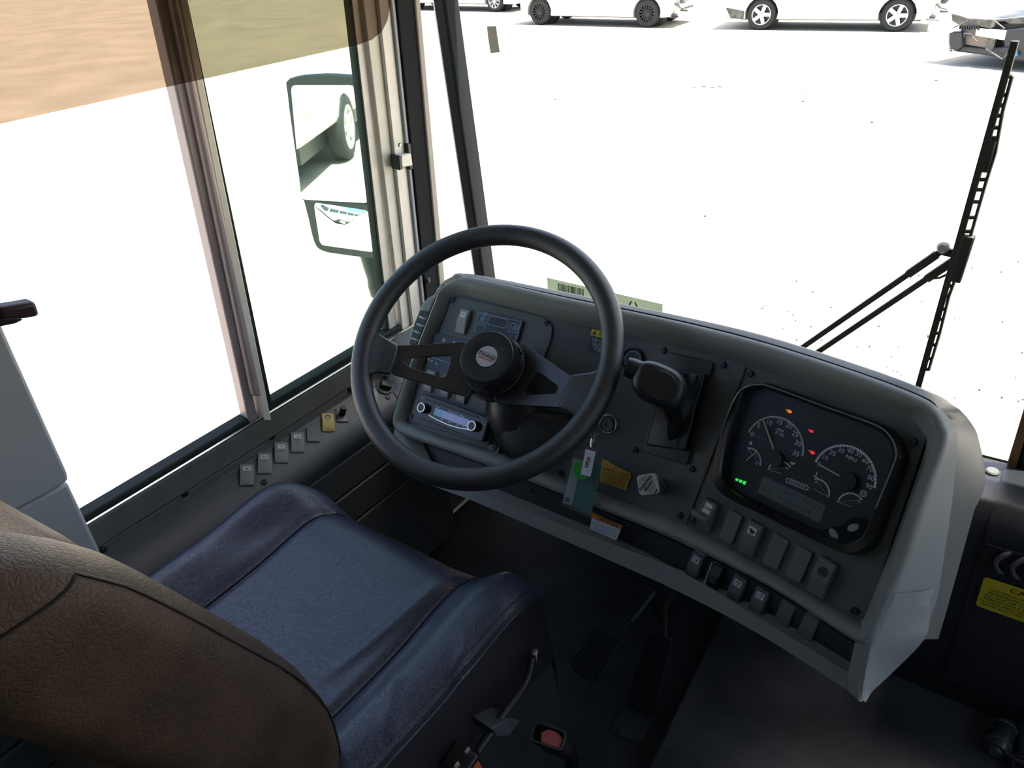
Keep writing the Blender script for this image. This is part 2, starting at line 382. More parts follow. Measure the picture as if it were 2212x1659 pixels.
m = MB(); wallbar(m, *up((365, 382, -20), (555, 571, 900)), -0.016, 0.024); m.build('sash_rail', CREAM, w1, bevel=0.002)
m = MB(); wallbar(m, *up((383, 391, -20), (572, 582, 880)), -0.018, 0.014); m.build('upright_seal', SEAL, w1, bevel=0.002)
m = MB(); wallpoly(m, [(297, -450), (709, -450), (838, 725), (580, 874)], -0.006, -0.002); m.build('pane', TINT, w1)
strips = [('front_seal', (764.5, 768.5, 97), (815, 820, 547), -0.016, 0.004, SEAL), ('channel', (769, 785, 97), (820.5, 839, 547), -0.012, 0.002, ALU),
          ('front_rail', (787, 812, 97), (842, 862, 547), -0.012, 0.012, CREAM), ('jamb', (812, 836, 97), (862, 885, 547), -0.012, 0.020, ALU),
          ('jamb_edge', (836, 843, 97), (885, 891, 547), -0.012, 0.026, POSTM)]
for nm, a, b, o0, o1, mt in strips:
    p, q = ext(a, b, -450, 715); m = MB(); wallbar(m, p, q, o0, o1); m.build(nm, mt, w1, bevel=0.002)
for (px, py) in ((588, 943), (399, 1066), (757, 842), (222, 1188)):
    c = wall(px, py, 0.014); m = MB(); m.lathe([(0.0001, 0.0045), (0.0045, 0.0045), (0.0075, 0.002), (0.008, -0.004)], Fr(c, (0, 1, 0), WN.cross(Vector((0, 1, 0)))), 12); m.build('screw', BLACK, w1)
# sliding-window catch on the front jamb
lt = thing('window_catch', 'small metal window catch with two rivets on the front jamb', 'catch', wall(850, 340, 0.02))
m = MB(); wallpoly(m, [(836, 330), (864, 325), (868, 352), (838, 357)], 0.018, 0.034); m.build('body', ALU, lt, bevel=0.003)
m = MB(); wallpoly(m, [(832, 330), (840, 329), (842, 358), (834, 361)], 0.016, 0.040); m.build('hook', BLACK, lt, bevel=0.002)
m = MB(); wallpoly(m, [(858, 305), (866, 304), (872, 360), (864, 362)], 0.018, 0.030); m.build('strap', BLACK, lt, bevel=0.002)
for p in ((863, 313), (867, 354)):
    m = MB(); m.lathe([(0.0001, 0.003), (0.003, 0.003), (0.0045, 0.0)], Fr(wall(*p, 0.030), (0, 1, 0), WN.cross(Vector((0, 1, 0)))), 10); m.build('rivet', STEEL, lt)
# corner pillar between side window and quarter glass
pil = structroot('trim_1', wall(880, 400), 'black corner pillar with beige inner trim')
for nm, a, b, o0, o1, mt in (('pillar', (843, 886, 97), (891.5, 924, 547), -0.04, 0.03, MATTE), ('inner_trim', (879, 891, 97), (922, 934.5, 547), -0.03, 0.034, BEIGE), ('edge_seal', (891, 895, 97), (934.5, 938, 547), -0.03, 0.026, SEAL)):
    p, q = ext(a, b, -450, 760); m = MB(); wallbar(m, p, q, o0, o1); m.build(nm, mt, pil, bevel=0.003)
c = wall(925, 606, 0.036); m = MB(); m.lathe([(0.0001, 0.004), (0.005, 0.004), (0.008, 0.0)], Fr(c, (0, 1, 0), WN.cross(Vector((0, 1, 0)))), 12); m.build('screw', BLACK, pil)
# windshield: two panes, corner posts, centre post, quarter pane
w2 = structroot('window_2', (0, 1.36, 0.46), 'wide upright windshield in two panes')
for sx in (-1, 1):
    m = MB(); m.box((sx * 0.63, 1.352, 1.12), (1.18, 0.006, 1.34)); m.build('pane', GLASS, w2)
for x in (-1.2165, 1.2165):
    m = MB(); m.box((x, 1.355, 1.12), (0.034, 0.05, 1.36)); m.build('corner_post', MATTE, w2, bevel=0.006)
m = MB(); m.box((-1.2355, 1.350, 1.12), (0.005, 0.03, 1.36)); m.build('post_bead', ALU, w2)
m = MB(); m.box((0.062, 1.345, 1.12), (0.085, 0.05, 1.36)); m.build('centre_post', MATTE, w2, bevel=0.004)
m = MB(); m.box((0.013, 1.345, 1.12), (0.014, 0.055, 1.36)); m.build('post_bead', mat('brown_bead', (0.20, 0.10, 0.045), 0.4), w2, bevel=0.003)
m = MB(); m.box((0, 1.35, 0.455), (2.46, 0.05, 0.03)); m.build('bottom_rail', BLACK, w2, bevel=0.005)
q = [Vector((wx(0.5), 1.17, 0.5)), Vector((-1.235, 1.345, 0.5)), Vector((-1.235, 1.345, 1.62)), Vector((wx(1.62), 1.17, 1.62))]
m = MB(); m.add(q + [p + Vector((-0.004, 0, 0)) for p in q], [(0, 1, 2, 3), (7, 6, 5, 4), (0, 4, 5, 1), (1, 5, 6, 2), (2, 6, 7, 3), (3, 7, 4, 0)]); m.build('quarter_pane', GLASS, w2)
m = MB(); m.box((-1.255, 1.26, 0.28), (0.03, 0.22, 0.5)); m.build('quarter_panel', BLACK, w2)
# pale cover on the post behind the window
t2 = structroot('trim_2', wall(60, 1000), 'pale grey plastic cover on the post behind the side window')
m = MB(); wallpoly(m, [(-400, -163), (0, 730), (124, 1003), (128, 1020), (98, 1040), (26, 1078), (-160, 1170), (-700, -100)], -0.02, 0.035); m.build('upper_cover', POSTM, t2, bevel=0.006)
m = MB(); wallpoly(m, [(128, 1026), (216, 1212), (250, 1330), (-100, 1400), (-160, 1176), (26, 1081), (98, 1043)], -0.02, 0.030); m.build('lower_cover', POSTM, t2, bevel=0.006)
bg_ = thing('belt_guide', 'dark maroon belt guide poking out beside the pale post', 'belt guide', wall(20, 655, 0.03))
m = MB(); wallpoly(m, [(-45, 640), (2, 633), (36, 627), (47, 659), (17, 664), (-40, 668)], 0.034, 0.060); m.build('bracket', mat('maroon_plastic', (0.035, 0.012, 0.014), 0.45), bg_, bevel=0.006)
m = MB(); wallpoly(m, [(-60, 655), (14, 660), (18, 671), (0, 679), (-60, 690)], 0.034, 0.050); m.build('arm', BLACK, bg_, bevel=0.004)
# amber sun visor
vz = thing('sun_visor', 'amber see-through sun visor hanging over the side window', 'sun visor', Vector((-1.05, 0.5, 1.60)))
XV = -1.05
vp = [at(x, y, 'x', XV) for x, y in [(-160, 302), (0, 267), (770, 97), (800, 86), (822, 68), (834, 44), (839, 10), (842, -60), (850, -250), (-160, -250)]]
MV = Fr((XV, 0, 1.4), (0, 1, 0), (0, 0, 1)); pv = [loc2(MV, p) for p in vp]
m = MB(); m.prism(pv, MV, 0, 0.004); m.build('amber_sheet', AMBER, vz)
zt = max(p.z for p in vp); y0 = min(p.y for p in vp); y1 = max(p.y for p in vp)
m = MB(); m.tube([(XV, y0, zt), (XV, y1, zt)], 0.008, 10); m.build('hinge_rod', BLACK, vz)
for y in (y0 + 0.1, y1 - 0.1):
    m = MB(); m.bar((XV, y, zt), (wx(1.66, 0.01), y, 1.66), 0.02, 0.01); m.build('mount_arm', BLACK, vz)
# ================================================================== dashboard surface
def axes(a, t):
    a, t = rad(a), rad(t)
    D = Vector((math.cos(a), -math.sin(a), 0)); U = Vector((math.sin(a) * math.sin(t), math.cos(a) * math.sin(t), math.cos(t)))
    return D, U, D.cross(U)
DL, UL, NL = axes(0, 38); DR, UR, NR = axes(15.8, 29)
PL0 = atd(980, 890, 1.436); PR0 = atd(1750, 1030, 1.10)
def kx(px, py):      # how far along the wrap (0 = flat part in front of the driver, 1 = part with the gauges)
    xl = 1192 - 0.36 * (py - 690); xr = 1609 - 0.37 * (py - 789)
    return min(1, max(0, (px - xl) / (xr - xl)))
def dn(px, py):
    k = kx(px, py); return (NL * (1 - k) + NR * k).normalized()
def dd(px, py):
    k = kx(px, py); return (DL * (1 - k) + DR * k).normalized()
def ds(px, py, h=0.0):
    """point on the dash face (raised by h towards the driver)"""
    k = kx(px, py); r = ray(px, py)
    tl = (PL0 + NL * h - CAM).dot(NL) / r.dot(NL); tr = (PR0 + NR * h - CAM).dot(NR) / r.dot(NR)
    k = k * k * (3 - 2 * k)
    return CAM + r * (tl * (1 - k) + tr * k)
def dF(px, py, h=0.0, rot=0.0):
    """frame lying on the dash face"""
    o = ds(px, py, h); D = (ds(px + 6, py + 2, h) - ds(px - 6, py - 2, h)); e = ds(px - 2, py + 6, h) - ds(px + 2, py - 6, h)
    N = D.cross(-e).normalized(); x = dd(px, py); x = (x - N * x.dot(N)).normalized(); y = N.cross(x)
    if rot: x, y = x * math.cos(rot) + y * math.sin(rot), y * math.cos(rot) - x * math.sin(rot)
    return Fr(o, x, y)

dash = thing('dashboard', 'grey wraparound dashboard with dark panels and rows of rocker switches', 'dashboard', ds(1400, 1250) - Vector((0, 0, 0.2)))
LOOP = [((966, 668), (953, 655), (936, 654)), ((972, 651), (960, 637), (943, 633)), ((984, 641), (974, 626), (958, 614)), ((1002, 638), (994, 621), (981, 601)), ((1030, 644), (1024, 627), (1018, 596.5)),
        ((1192, 687), (1197, 673), (1222, 641)), ((1425, 742), (1432, 726), (1460, 692)), ((1609, 788), (1616, 771), (1642, 739)), ((1812, 857), (1820, 838), (1848, 805)),
        ((1936, 897), (1946, 879), (1985, 858)), ((1972, 911), (1988, 895), (2022, 886)), ((1992, 934), (2008, 925), (2041, 918)), ((2000, 964), (2014, 966), (2045, 955)),
        ((1960, 1085), (1972, 1090), (2002, 1077)), ((1910, 1225), (1922, 1230), (1958, 1215)), ((1872, 1322), (1884, 1328), (1903, 1345)), ((1859, 1341), (1868, 1356), (1882, 1392)),
        ((1842, 1335), (1838, 1348), (1846, 1390)), ((1675, 1240), (1672, 1251), (1660, 1270)), ((1480, 1131), (1479, 1143), (1475, 1179)), ((1345, 1083), (1345, 1093), (1340, 1120)),
        ((1075, 977), (1075, 985), (1075, 1016)), ((960, 943), (957, 950), (955, 972)), ((890, 917), (881, 921), (871, 942)), ((879, 910), (865, 911), (850, 925)),
        ((884, 895), (868, 894), (847, 898)), ((903, 824), (889, 823), (871, 822)), ((934, 741), (919, 740), (900, 745))]
HI, HO = 0.016, 0.020
rf = [ds(*a, 0.0) for a, b, c in LOOP]; ri = [ds(*b, HI) for a, b, c in LOOP]; ro = [ds(*c, HO) for a, b, c in LOOP]
ns = [dn(*c) for a, b, c in LOOP]
# rear shell: top lip and the bulging right-hand end behind the frame
crease = [(938, 641), (953, 617), (975, 602), (1010, 595), (1223, 638.5), (1461, 689), (1644, 736), (1850, 802), (1988, 855), (2028, 882), (2056, 911), (2069, 946), (2061, 1047), (2041, 1190), (2009, 1334), (1997, 1381)]
sil = [(936, 641), (951, 615), (974, 599), (1012, 591), (1225, 632), (1464, 681), (1650, 724), (1860, 790), (1990, 838), (2050, 868), (2090, 908), (2116, 960), (2128, 1047), (2096, 1120), (2048, 1270), (2018, 1370)]
cpts, spts, dpts = [], [], []
for i, (c, s) in enumerate(zip(crease, sil)):
    if i <= 8:
        cp = ds(*c, HO - 0.008); cp = cp - dn(*c) * 0.010
        sp = atp(*s, cp + Vector((0, 0.028, 0)), Vector((0, 1, 0)))
        dp = sp + Vector((0, 0.16, -0.22))
    else:
        f = ds(*c, 0)
        k = min(1.0, (i - 8) / 3.0); y = f.y * 0 + (0.93 + 0.00 * k)
        cp = at(*c, 'y', 0.905 if i < 11 else (0.90, 0.895, 0.875, 0.84, 0.82)[i - 11]) if i > 9 else ds(*c, -0.004)
        sp = at(*s, 'y', (1.0, 1.04, 1.07, 1.08, 1.08, 1.09, 1.10)[i - 9])
        dp = sp + Vector((-0.06, 0.02, -0.14))
    cpts.append(cp); spts.append(sp); dpts.append(dp)
SUBD = 4
sf, si, so = cm(rf, SUBD, True), cm(ri, SUBD, True), cm(ro, SUBD, True)
nn = cm(ns, SUBD, True)
cen = sum(sf, Vector()) / len(sf)
mid = [(a + b) / 2 + n * 0.006 for a, b, n in zip(si, so, nn)]
rb = [p - n * 0.045 for p, n in zip(ro, ns)]
rb[9] = ds(1988, 856, HO - 0.020)
for i_, j_ in zip(range(10, 17), range(9, 16)): rb[i_] = cpts[j_]
rb[16] = ro[16] - ns[16] * 0.03
bk = cm(rb, SUBD, True); bk2_ = [p + Vector((-0.004, 0.02, -0.01)) for p in bk]
m = MB()
def arc_(a, b, c, t): return a * (1 - t) ** 2 + b * 2 * t * (1 - t) + c * t * t
ros = []
for t in (0.0, 0.2, 0.4, 0.6, 0.8, 1.0):
    ros.append([arc_(o + (mI - o).normalized() * min(0.012, (mI - o).length * 0.7), o, o + (b - o).normalized() * min(0.012, (b - o).length * 0.7), t) for o, mI, b in zip(so, mid, bk)])
sin_ = [arc_(f + (i - f) * 0.5, i, i + (q - i) * 0.3, 0.5) for f, i, q in zip(sf, si, mid)]
m.loft([sf, [f + (i - f) * 0.5 for f, i in zip(sf, si)], sin_, [i + (q - i) * 0.3 for i, q in zip(si, mid)], mid] + ros + [bk]); m.build('frame', TRIM, dash, smooth=65)
# face sheet
m = MB(); K = 16; rows = []
top = [(962, 634), (1012, 632), (1192, 679), (1425, 734), (1609, 780), (1812, 849), (1936, 889), (2008, 925)]; bot = [(870, 918), (905, 930), (1075, 983), (1345, 1090), (1480, 1138), (1675, 1247), (1800, 1318), (1866, 1352)]
for j in range(13):
    v = j / 12; r = []
    for i in range(len(top) - 1):
        for k in range(5):
            t = k / 5; a = Vector(top[i]) * (1 - t) + Vector(top[i + 1]) * t; b = Vector(bot[i]) * (1 - t) + Vector(bot[i + 1]) * t
            p = a * (1 - v) + b * v; r.append(ds(p.x, p.y, -0.0015))
    rows.append(r + [ds(top[-1][0] * (1 - v) + bot[-1][0] * v, top[-1][1] * (1 - v) + bot[-1][1] * v, -0.0015)])
m.loft(rows, closed=False)
rr_ = [[p - dn(1400, 900) * 0.012 for p in r] for r in rows]; m.loft(rr_, closed=False)
m.build('face_panel', FACE, dash, smooth=60)
# rear shell
g0 = [p + Vector((0, 0.004, -0.012)) for p in cpts]
A, B, Cc, Dp = cm(g0, 4), cm(cpts, 4), cm(spts, 4), cm(dpts, 4)
midr = [(b * 0.55 + c * 0.45) + Vector((0.012, -0.004, 0.006)) if i > 36 else (b + c) / 2 + Vector((0, 0, 0.003)) for i, (b, c) in enumerate(zip(B, Cc))]
m = MB(); m.loft([A, B, midr, Cc, Dp], closed=False); m.build('rear_shell', SHELL, dash, smooth=60)
# pale end panel on the right: front corner edge to the crease
lf = [(1932, 1280), (1903, 1345), (1882, 1392), (1870, 1450), (1859, 1517)]
lp = [ds(*p, HO) + Vector((0.001, -0.0008, 0)) for p in lf]
rp = [cpts[13].lerp(cpts[14], 0.55), cpts[14], cpts[15], at(1935, 1446, 'y', 0.80), lp[-1] + Vector((0.002, 0.01, 0))]
l4, r4 = cm(lp, 4), cm(rp, 4); mm = [(a + b) / 2 + Vector((0.003, -0.002, 0.001)) for a, b in zip(l4, r4)]
bk2 = [p + Vector((-0.03, 0.03, 0)) for p in r4]
lq = cm([ds(p[0] - 16, p[1] - 2, HO) + Vector((0.001, -0.0008, 0)) for p in lf[:-1]] + [lp[-1] + Vector((-0.004, 0, 0.002))], 4)
ars = [[arc_(o + (q - o).normalized() * min(0.012, (q - o).length), o, o + (r - o).normalized() * min(0.012, (r - o).length * 0.5), t) for o, q, r in zip(l4, lq, r4)] for t in (0, 0.2, 0.4, 0.6, 0.8, 1.0)]
m = MB(); m.loft(ars + [mm, r4, bk2], closed=False); m.build('end_panel', TRIM, dash, smooth=60)
# front web of the right corner below the frame
m = MB(); tri = [ds(*p, HO) for p in ((1882, 1392), (1870, 1450), (1859, 1517), (1832, 1492), (1832, 1452), (1846, 1390))]
m.add(tri + [p + Vector((0, 0.03, 0)) for p in tri], [(0, 1, 2, 3, 4, 5), (11, 10, 9, 8, 7, 6)] + [(i, (i + 1) % 6, 6 + (i + 1) % 6, 6 + i) for i in range(6)]); m.build('corner_web', TRIM, dash)
# lower strip and its rail
Dl = [(871, 942), (955, 972), (1075, 1016), (1340, 1120), (1475, 1179), (1660, 1270), (1846, 1390)]
Gl = [(905, 1018), (985, 1046), (1065, 1077), (1350, 1186), (1470, 1234), (1651, 1342), (1832, 1452)]
Hl = [(899, 1036), (978, 1066), (1050, 1094), (1345, 1223), (1480, 1285), (1640, 1370), (1832, 1492)]
d0 = cm([ds(*p, -0.02) for p in Dl], 4); d1 = cm([ds(*p, -0.028) for p in Gl], 4)
m = MB(); m.loft([d0, d1], closed=False); m.loft([[p + Vector((0, 0.02, 0)) for p in d0], [p + Vector((0, 0.02, 0)) for p in d1]], closed=False); m.build('lower_panel', LOWP, dash)
g_in = cm([ds(*p, -0.026) for p in Gl], 4); g_o = cm([ds(*p, 0.010) for p in Gl], 4); h_o = cm([ds(*p, 0.006) for p in Hl], 4); h_b = [p + Vector((0, 0.10, 0.01)) for p in h_o]
m = MB(); m.loft([g_in, g_o, h_o, h_b], closed=False); m.build('lower_rail', TRIM, dash, smooth=30)
le = [(850, 925), (871, 942), (905, 1018), (899, 1036), (868, 1000), (850, 960)]
m = MB(); q = [ds(*p, 0.014) for p in le]; m.add(q + [p + Vector((0, 0.04, 0)) for p in q], [tuple(range(6)), tuple(range(11, 5, -1))] + [(i, (i + 1) % 6, 6 + (i + 1) % 6, 6 + i) for i in range(6)]); m.build('left_foot', TRIM, dash, bevel=0.004)
m = MB(); a = cm([ds(*p, -0.02) + Vector((0, 0.12, 0.0)) for p in Hl], 3); a = [p for p in a if p.x < -0.13]; b = [Vector((p.x, 1.36, p.z - 0.05)) for p in a]; c_ = [Vector((p.x, 1.36, 0.05)) for p in a]
m.loft([a, b, c_], closed=False); m.build('kick_panel', BLACK, dash)
# left-hand side of the housing (towards the side console)
sidep = [LOOP[i][2] for i in (2, 1, 0, -1, -2, -3, -4)] + [(850, 960), (868, 1000)]
q = [ds(*p, 0.012) for p in sidep]; q2 = [p - NL * 0.12 for p in q]
m = MB(); m.loft([q, q2], closed=False); m.build('left_side', TRIM, dash)
def dpoly(mb, pix, h0, h1):
    n = len(pix); vs = [ds(x, y, h0) for x, y in pix] + [ds(x, y, h1) for x, y in pix]
    return mb.add(vs, [list(range(n)), list(range(n, 2 * n))[::-1]] + [(i, (i + 1) % n, n + (i + 1) % n, n + i) for i in range(n)])
# ================================================================== steering wheel and column
WC = Vector((-0.73987, 0.78871, 0.82998)); WNn = Vector((0.20400564, -0.58499619, 0.78495933)).normalized()
def wp(px, py, k): return atp(px, py, WC + WNn * k, WNn)
def wk(px, py):
    d = math.hypot(px - 1062, py - 792); t = min(1, max(0, (d - 60) / 190)); return -0.078 + 0.058 * t
wx_ = (wp(1300, 840, 0) - wp(800, 720, 0)); WF = Fr(WC, wx_, WNn.cross(wx_))
wh = thing('steering_wheel', 'large black two-spoke steering wheel with round hub', 'steering wheel', WC - WNn * 0.1)
RM, RT = 0.2215, 0.0185
m = MB(); m.tube([WF @ Vector((RM * math.cos(a), RM * math.sin(a), 0)) for a in [2 * math.pi * k / 96 for k in range(96)]], RT, 20, closed=True, up=WNn); m.build('rim', RIMM, wh, smooth=80)
def plate(name, outer, hole, th, mt, kk=None, bevel=0.0015, dz=0.0):
    """flat bar between hub and rim; the hole is left open by stitching outline to hole"""
    mb = MB(); n = len(outer)
    f = (lambda p: wk(*p)) if kk is None else (lambda p: kk)
    fo = [wp(*p, f(p) + dz) for p in outer]; bo = [p - WNn * th for p in fo]
    if hole:
        fh = [wp(*p, f(p) + dz) for p in hole]; bh = [p - WNn * th for p in fh]
        mb.loft([fo, fh, bh, bo, fo])
    else:
        mb.add(fo + bo, [list(range(n)), list(range(n, 2 * n))[::-1]] + [(i, (i + 1) % n, n + (i + 1) % n, n + i) for i in range(n)])
    return mb.build(name, mt, wh, smooth=30, bevel=bevel)
LO = [(850, 746), (925, 743), (1003, 738), (1040, 760), (1045, 800), (1010, 857), (973, 848), (915, 828), (846, 808), (842, 775)]
LH = [(880, 772), (925, 770), (968, 767), (973, 769), (971, 785), (963, 810), (957, 815), (920, 804), (884, 792), (873, 781)]
plate('spoke', LO, LH, 0.006, SPOKE)
RO = [(1075, 760), (1131, 741), (1180, 776), (1240, 817), (1228, 850), (1212, 880), (1160, 877), (1099, 873), (1070, 868), (1060, 815)]
RH = [(1140, 830), (1158, 806), (1166, 806), (1188, 821), (1205, 834), (1204, 842), (1198, 850), (1165, 852), (1136, 853), (1132, 848)]
plate('spoke', RO, RH, 0.006, SPOKE)
m = MB(); m.lathe([(0.001, -0.092), (0.062, -0.092), (0.062, -0.080), (0.001, -0.080)], WF, 32); m.build('hub_plate', SPOKE, wh)
def grip(pix, kin, kout):
    mb = MB(); n = len(pix); cx = sum(p[0] for p in pix) / n; cy = sum(p[1] for p in pix) / n
    rings = []
    for dz, s in ((-0.016, 0.90), (-0.010, 1.0), (0.002, 1.0), (0.008, 0.93)):
        rings.append([wp(cx + (x - cx) * s, cy + (y - cy) * s, (kin if math.hypot(x - 1062, y - 792) < 235 else kout) + dz) for x, y in pix])
    mb.loft(rings, caps=True); return mb.build('grip_block', RIMM, wh, smooth=60, bevel=0.002)
grip([(800, 716), (815, 718), (835, 731), (863, 745), (856, 775), (844, 810), (812, 806), (800, 812), (785, 812), (778, 790), (782, 750)], -0.018, -0.002)
grip([(1292, 798), (1278, 804), (1255, 807), (1233, 810), (1219, 845), (1205, 880), (1222, 888), (1235, 896), (1245, 903), (1275, 880), (1300, 840)], -0.018, -0.002)
m = MB(); m.lathe([(0.001, -0.09), (0.057, -0.09), (0.057, -0.068), (0.054, -0.066), (0.0525, -0.042), (0.0505, -0.034), (0.0505, -0.033), (0.001, -0.033)], WF, 48); m.build('hub', BLACK, wh, smooth=40)
m = MB(); m.lathe([(0.001, -0.0335), (0.0485, -0.0335), (0.0490, -0.031), (0.0465, -0.0275), (0.030, -0.0262), (0.021, -0.0292), (0.001, -0.0292)], WF, 48)
hornpad = m.build('horn_pad', mat('satin_black', (0.020, 0.020, 0.023), 0.42, bump=0.06, bscale=700), wh, smooth=50)
m = MB(); m.lathe([(0.0001, -0.0292), (0.0192, -0.0292), (0.0192, -0.0282), (0.0001, -0.0280)], WF, 40); em = m.build('emblem', mat('emblem_white', (0.60, 0.58, 0.60), 0.35), wh)
EM = WF @ Matrix.Translation((0, 0, -0.0279)) @ Matrix.Rotation(rad(-7), 4, 'Z')
m = MB(); addtext(m, 'Thomas', EM, 0.0115, 0, 0.0015, 0.0002, sx=0.95, bold=0.0002); m.prism([(-0.0165, 0.0053), (0.0175, 0.0053), (0.0175, 0.0061), (-0.0165, 0.0061)], EM, 0, 0.0002); m.build('lettering', DPRINT, em, smooth=10)
m = MB(); m.prism([(-0.0150, -0.0062), (0.0150, -0.0062), (0.0150, -0.0038), (-0.0150, -0.0038)], EM, 0, 0.0002); m.build('red_bar', REDP, em)
for k in range(5):
    a = rad(-75 + k * 28); M_ = WF @ Matrix.Rotation(a, 4, 'Z') @ Matrix.Translation((0.0545, 0, -0.056))
    m = MB(); m.box((0, 0, 0), (0.004, 0.013, 0.012), M_); m.build('hub_rib', BLACK, wh, bevel=0.0015)
# column
colm = thing('steering_column', 'black steering column running down from the wheel into the dash', 'steering column', WC - WNn * 0.30)
CB = ds(1150, 960, -0.06)
a0 = WC - WNn * 0.097
ax = (CB - a0); 
CFm = Fr(a0, WF.to_3x3() @ Vector((1, 0, 0)), WF.to_3x3() @ Vector((0, 1, 0)))
m = MB(); m.lathe([(0.001, 0.004), (0.050, 0.004), (0.052, -0.003), (0.052, -0.022), (0.046, -0.026), (0.001, -0.026)], CFm, 32); m.build('collar', mat('collar_grey', (0.05, 0.05, 0.055), 0.4), colm)
m = MB(); d = ax.normalized(); m.tube([a0 - WNn * 0.02, a0 - WNn * 0.06, a0 * 0.6 + CB * 0.4 - WNn * 0.02, CB, CB + d * 0.12], [0.043, 0.046, 0.060, 0.070, 0.072], 28); m.build('shroud', BLACK, colm, smooth=70)
boot = [(1078, 875), (1120, 880), (1205, 890), (1240, 905), (1230, 960), (1185, 1005), (1130, 1005), (1092, 970), (1076, 930)]
m = MB(); o_ = [ds(*p, 0.004) for p in boot]; cc = sum(o_, Vector()) / len(o_)
rings = [cm(o_, 4, True)]
for s, h in ((0.93, 0.010), (0.80, 0.020), (0.6, 0.028)): rings.append([cc + (p - cc) * s + NL * h for p in rings[0]])
m.loft(rings, caps=True); m.build('boot', RUBBER, colm, smooth=70)
# ================================================================== driver's seat
seat = thing('driver_seat', 'black and navy vinyl driver seat with crackled backrest tinted brown as by warm light', 'seat', Vector((-0.83, 0.3, 0.0)))
SX, SW = -0.838, 0.318
FOLDS = [(0.36, 0.42, 0.50, 0.92, 0.007, 0.012), (0.62, 0.70, 0.66, 0.35, 0.006, 0.010), (0.70, 0.52, 0.93, 0.40, 0.005, 0.010), (0.66, 0.25, 0.95, 0.18, 0.006, 0.012), (0.93, 0.70, 0.98, 0.60, 0.006, 0.010), (-0.60, 0.85, -0.75, 0.55, -0.012, 0.03)]
def cush(u, v):
    """u -1..1 across the top (beyond = down the side), v 0..1 rear to front (beyond = down the front)"""
    au = min(abs(u), 1.0); su = 1 if u >= 0 else -1
    fl = min(v, 1.0)
    half = SW - (0.036 if u < 0 else 0.012) * max(0, (fl - 0.80) / 0.20) ** 2 - 0.012 * (1 - fl) + (0.022 if u < 0 else 0)
    x = SX + su * au * half
    y = 0.10 + 0.515 * fl + 0.018 * (1 - au ** 2)
    b = math.exp(-((au - 0.80) / 0.17) ** 2)
    right = u > 0.3
    z = 0.506 + 0.050 * (b if not (right and au > 0.8) else 1.0) - (0.018 if right else 0.045) * max(0, (au - 0.84) / 0.16) ** 2.2
    z += 0.016 * math.exp(-((fl - 0.82) / 0.16) ** 2) * (1 - 0.4 * b) - (0.055 if not right else 0.055 - 0.032 * min(1, (au - 0.3) / 0.5)) * max(0, (fl - 0.84) / 0.16) ** 2.2
    for (ua, va, ub, vb, amp, wd) in FOLDS:
        ax_, ay_, bx_, by_ = ua * 0.3, va * 0.5, ub * 0.3, vb * 0.5; px_, py_ = u * 0.3, fl * 0.5
        t_ = max(0, min(1, ((px_ - ax_) * (bx_ - ax_) + (py_ - ay_) * (by_ - ay_)) / ((bx_ - ax_) ** 2 + (by_ - ay_) ** 2)))
        dd_ = math.hypot(px_ - ax_ - t_ * (bx_ - ax_), py_ - ay_ - t_ * (by_ - ay_)); z += amp * math.exp(-(dd_ / wd) ** 2) * math.sin(math.pi * (0.15 + 0.7 * t_))
    z -= 0.010 * math.exp(-((au - 0.55) / 0.035) ** 2) * (1 if fl < 0.93 else 0.4)      # stitched seams
    if abs(u) > 1.0:
        e = abs(u) - 1.0; x += su * (0.012 * math.sin(min(1, e * 4) * math.pi / 2)); z -= e * (0.52 if u > 0 else 0.05)
    if v > 1.0:
        e = v - 1.0; y += 0.014 * math.sin(min(1, e * 4) * math.pi / 2) - 0.05 * e; z -= e * 0.42
    return Vector((x, y, z))
m = MB()
us = [-1 + 2 * k / 110 for k in range(111)]
vs_ = [k / 70 for k in range(71)]
m.loft([[cush(u, v) for u in us] for v in vs_], closed=False); m.build('cushion', SEATM, seat, smooth=70)
SK = (1.0, 1.03, 1.08, 1.15, 1.22, 1.28)
m = MB(); m.loft([[cush(u, v) for v in vs_] for u in SK], closed=False); m.build('skirt', SKIRT, seat, smooth=70)
m = MB(); m.loft([[cush(u, v) for u in us] for v in SK], closed=False); m.build('skirt', SKIRT, seat, smooth=70)
m = MB(); m.loft([[cush(u, v) for v in vs_] for u in [-x for x in SK]], closed=False); m.build('skirt', SKIRT, seat, smooth=70)
m = MB(); m.loft([[cush(a, b) for b in SK] for a in SK], closed=False); m.build('skirt_corner', SKIRT, seat, smooth=70)
for s in (-1, 1):
    m = MB(); m.tube([cush(s * 0.55, v) + Vector((0, 0, 0.0015)) for v in [k / 40 for k in range(1, 40)]], 0.0014, 6); m.build('seam', PIPE, seat)
    m = MB(); m.tube([cush(s * 0.985, v) + Vector((s * 0.001, 0, 0.001)) for v in [k / 40 for k in range(0, 39)]], 0.0026, 6); m.build('edge_piping', PIPE, seat)
# stitches along the near edge
mst = MB()
for k in range(60):
    v = 0.2 + 0.78 * k / 60; a = cush(0.955, v) + Vector((0, 0, 0.0012)); b = cush(0.955, v + 0.007) + Vector((0, 0, 0.0012)); mst.tube([a, b], 0.0011, 4)
st_ = mst.build('stitching', PIPE, seat); st_['kind'] = 'stuff'
m = MB(); m.prism(rrect(0.50, 0.50, 0.05, 4, SX, 0.34), Matrix.Identity(4), 0.36, 0.42); m.build('seat_pan', BLACK, seat, bevel=0.01)
m = MB(); m.prism(rrect(0.36, 0.36, 0.04, 4, SX, 0.34), Matrix.Identity(4), 0.0, 0.36); m.build('pedestal', RUBBER, seat, bevel=0.01)
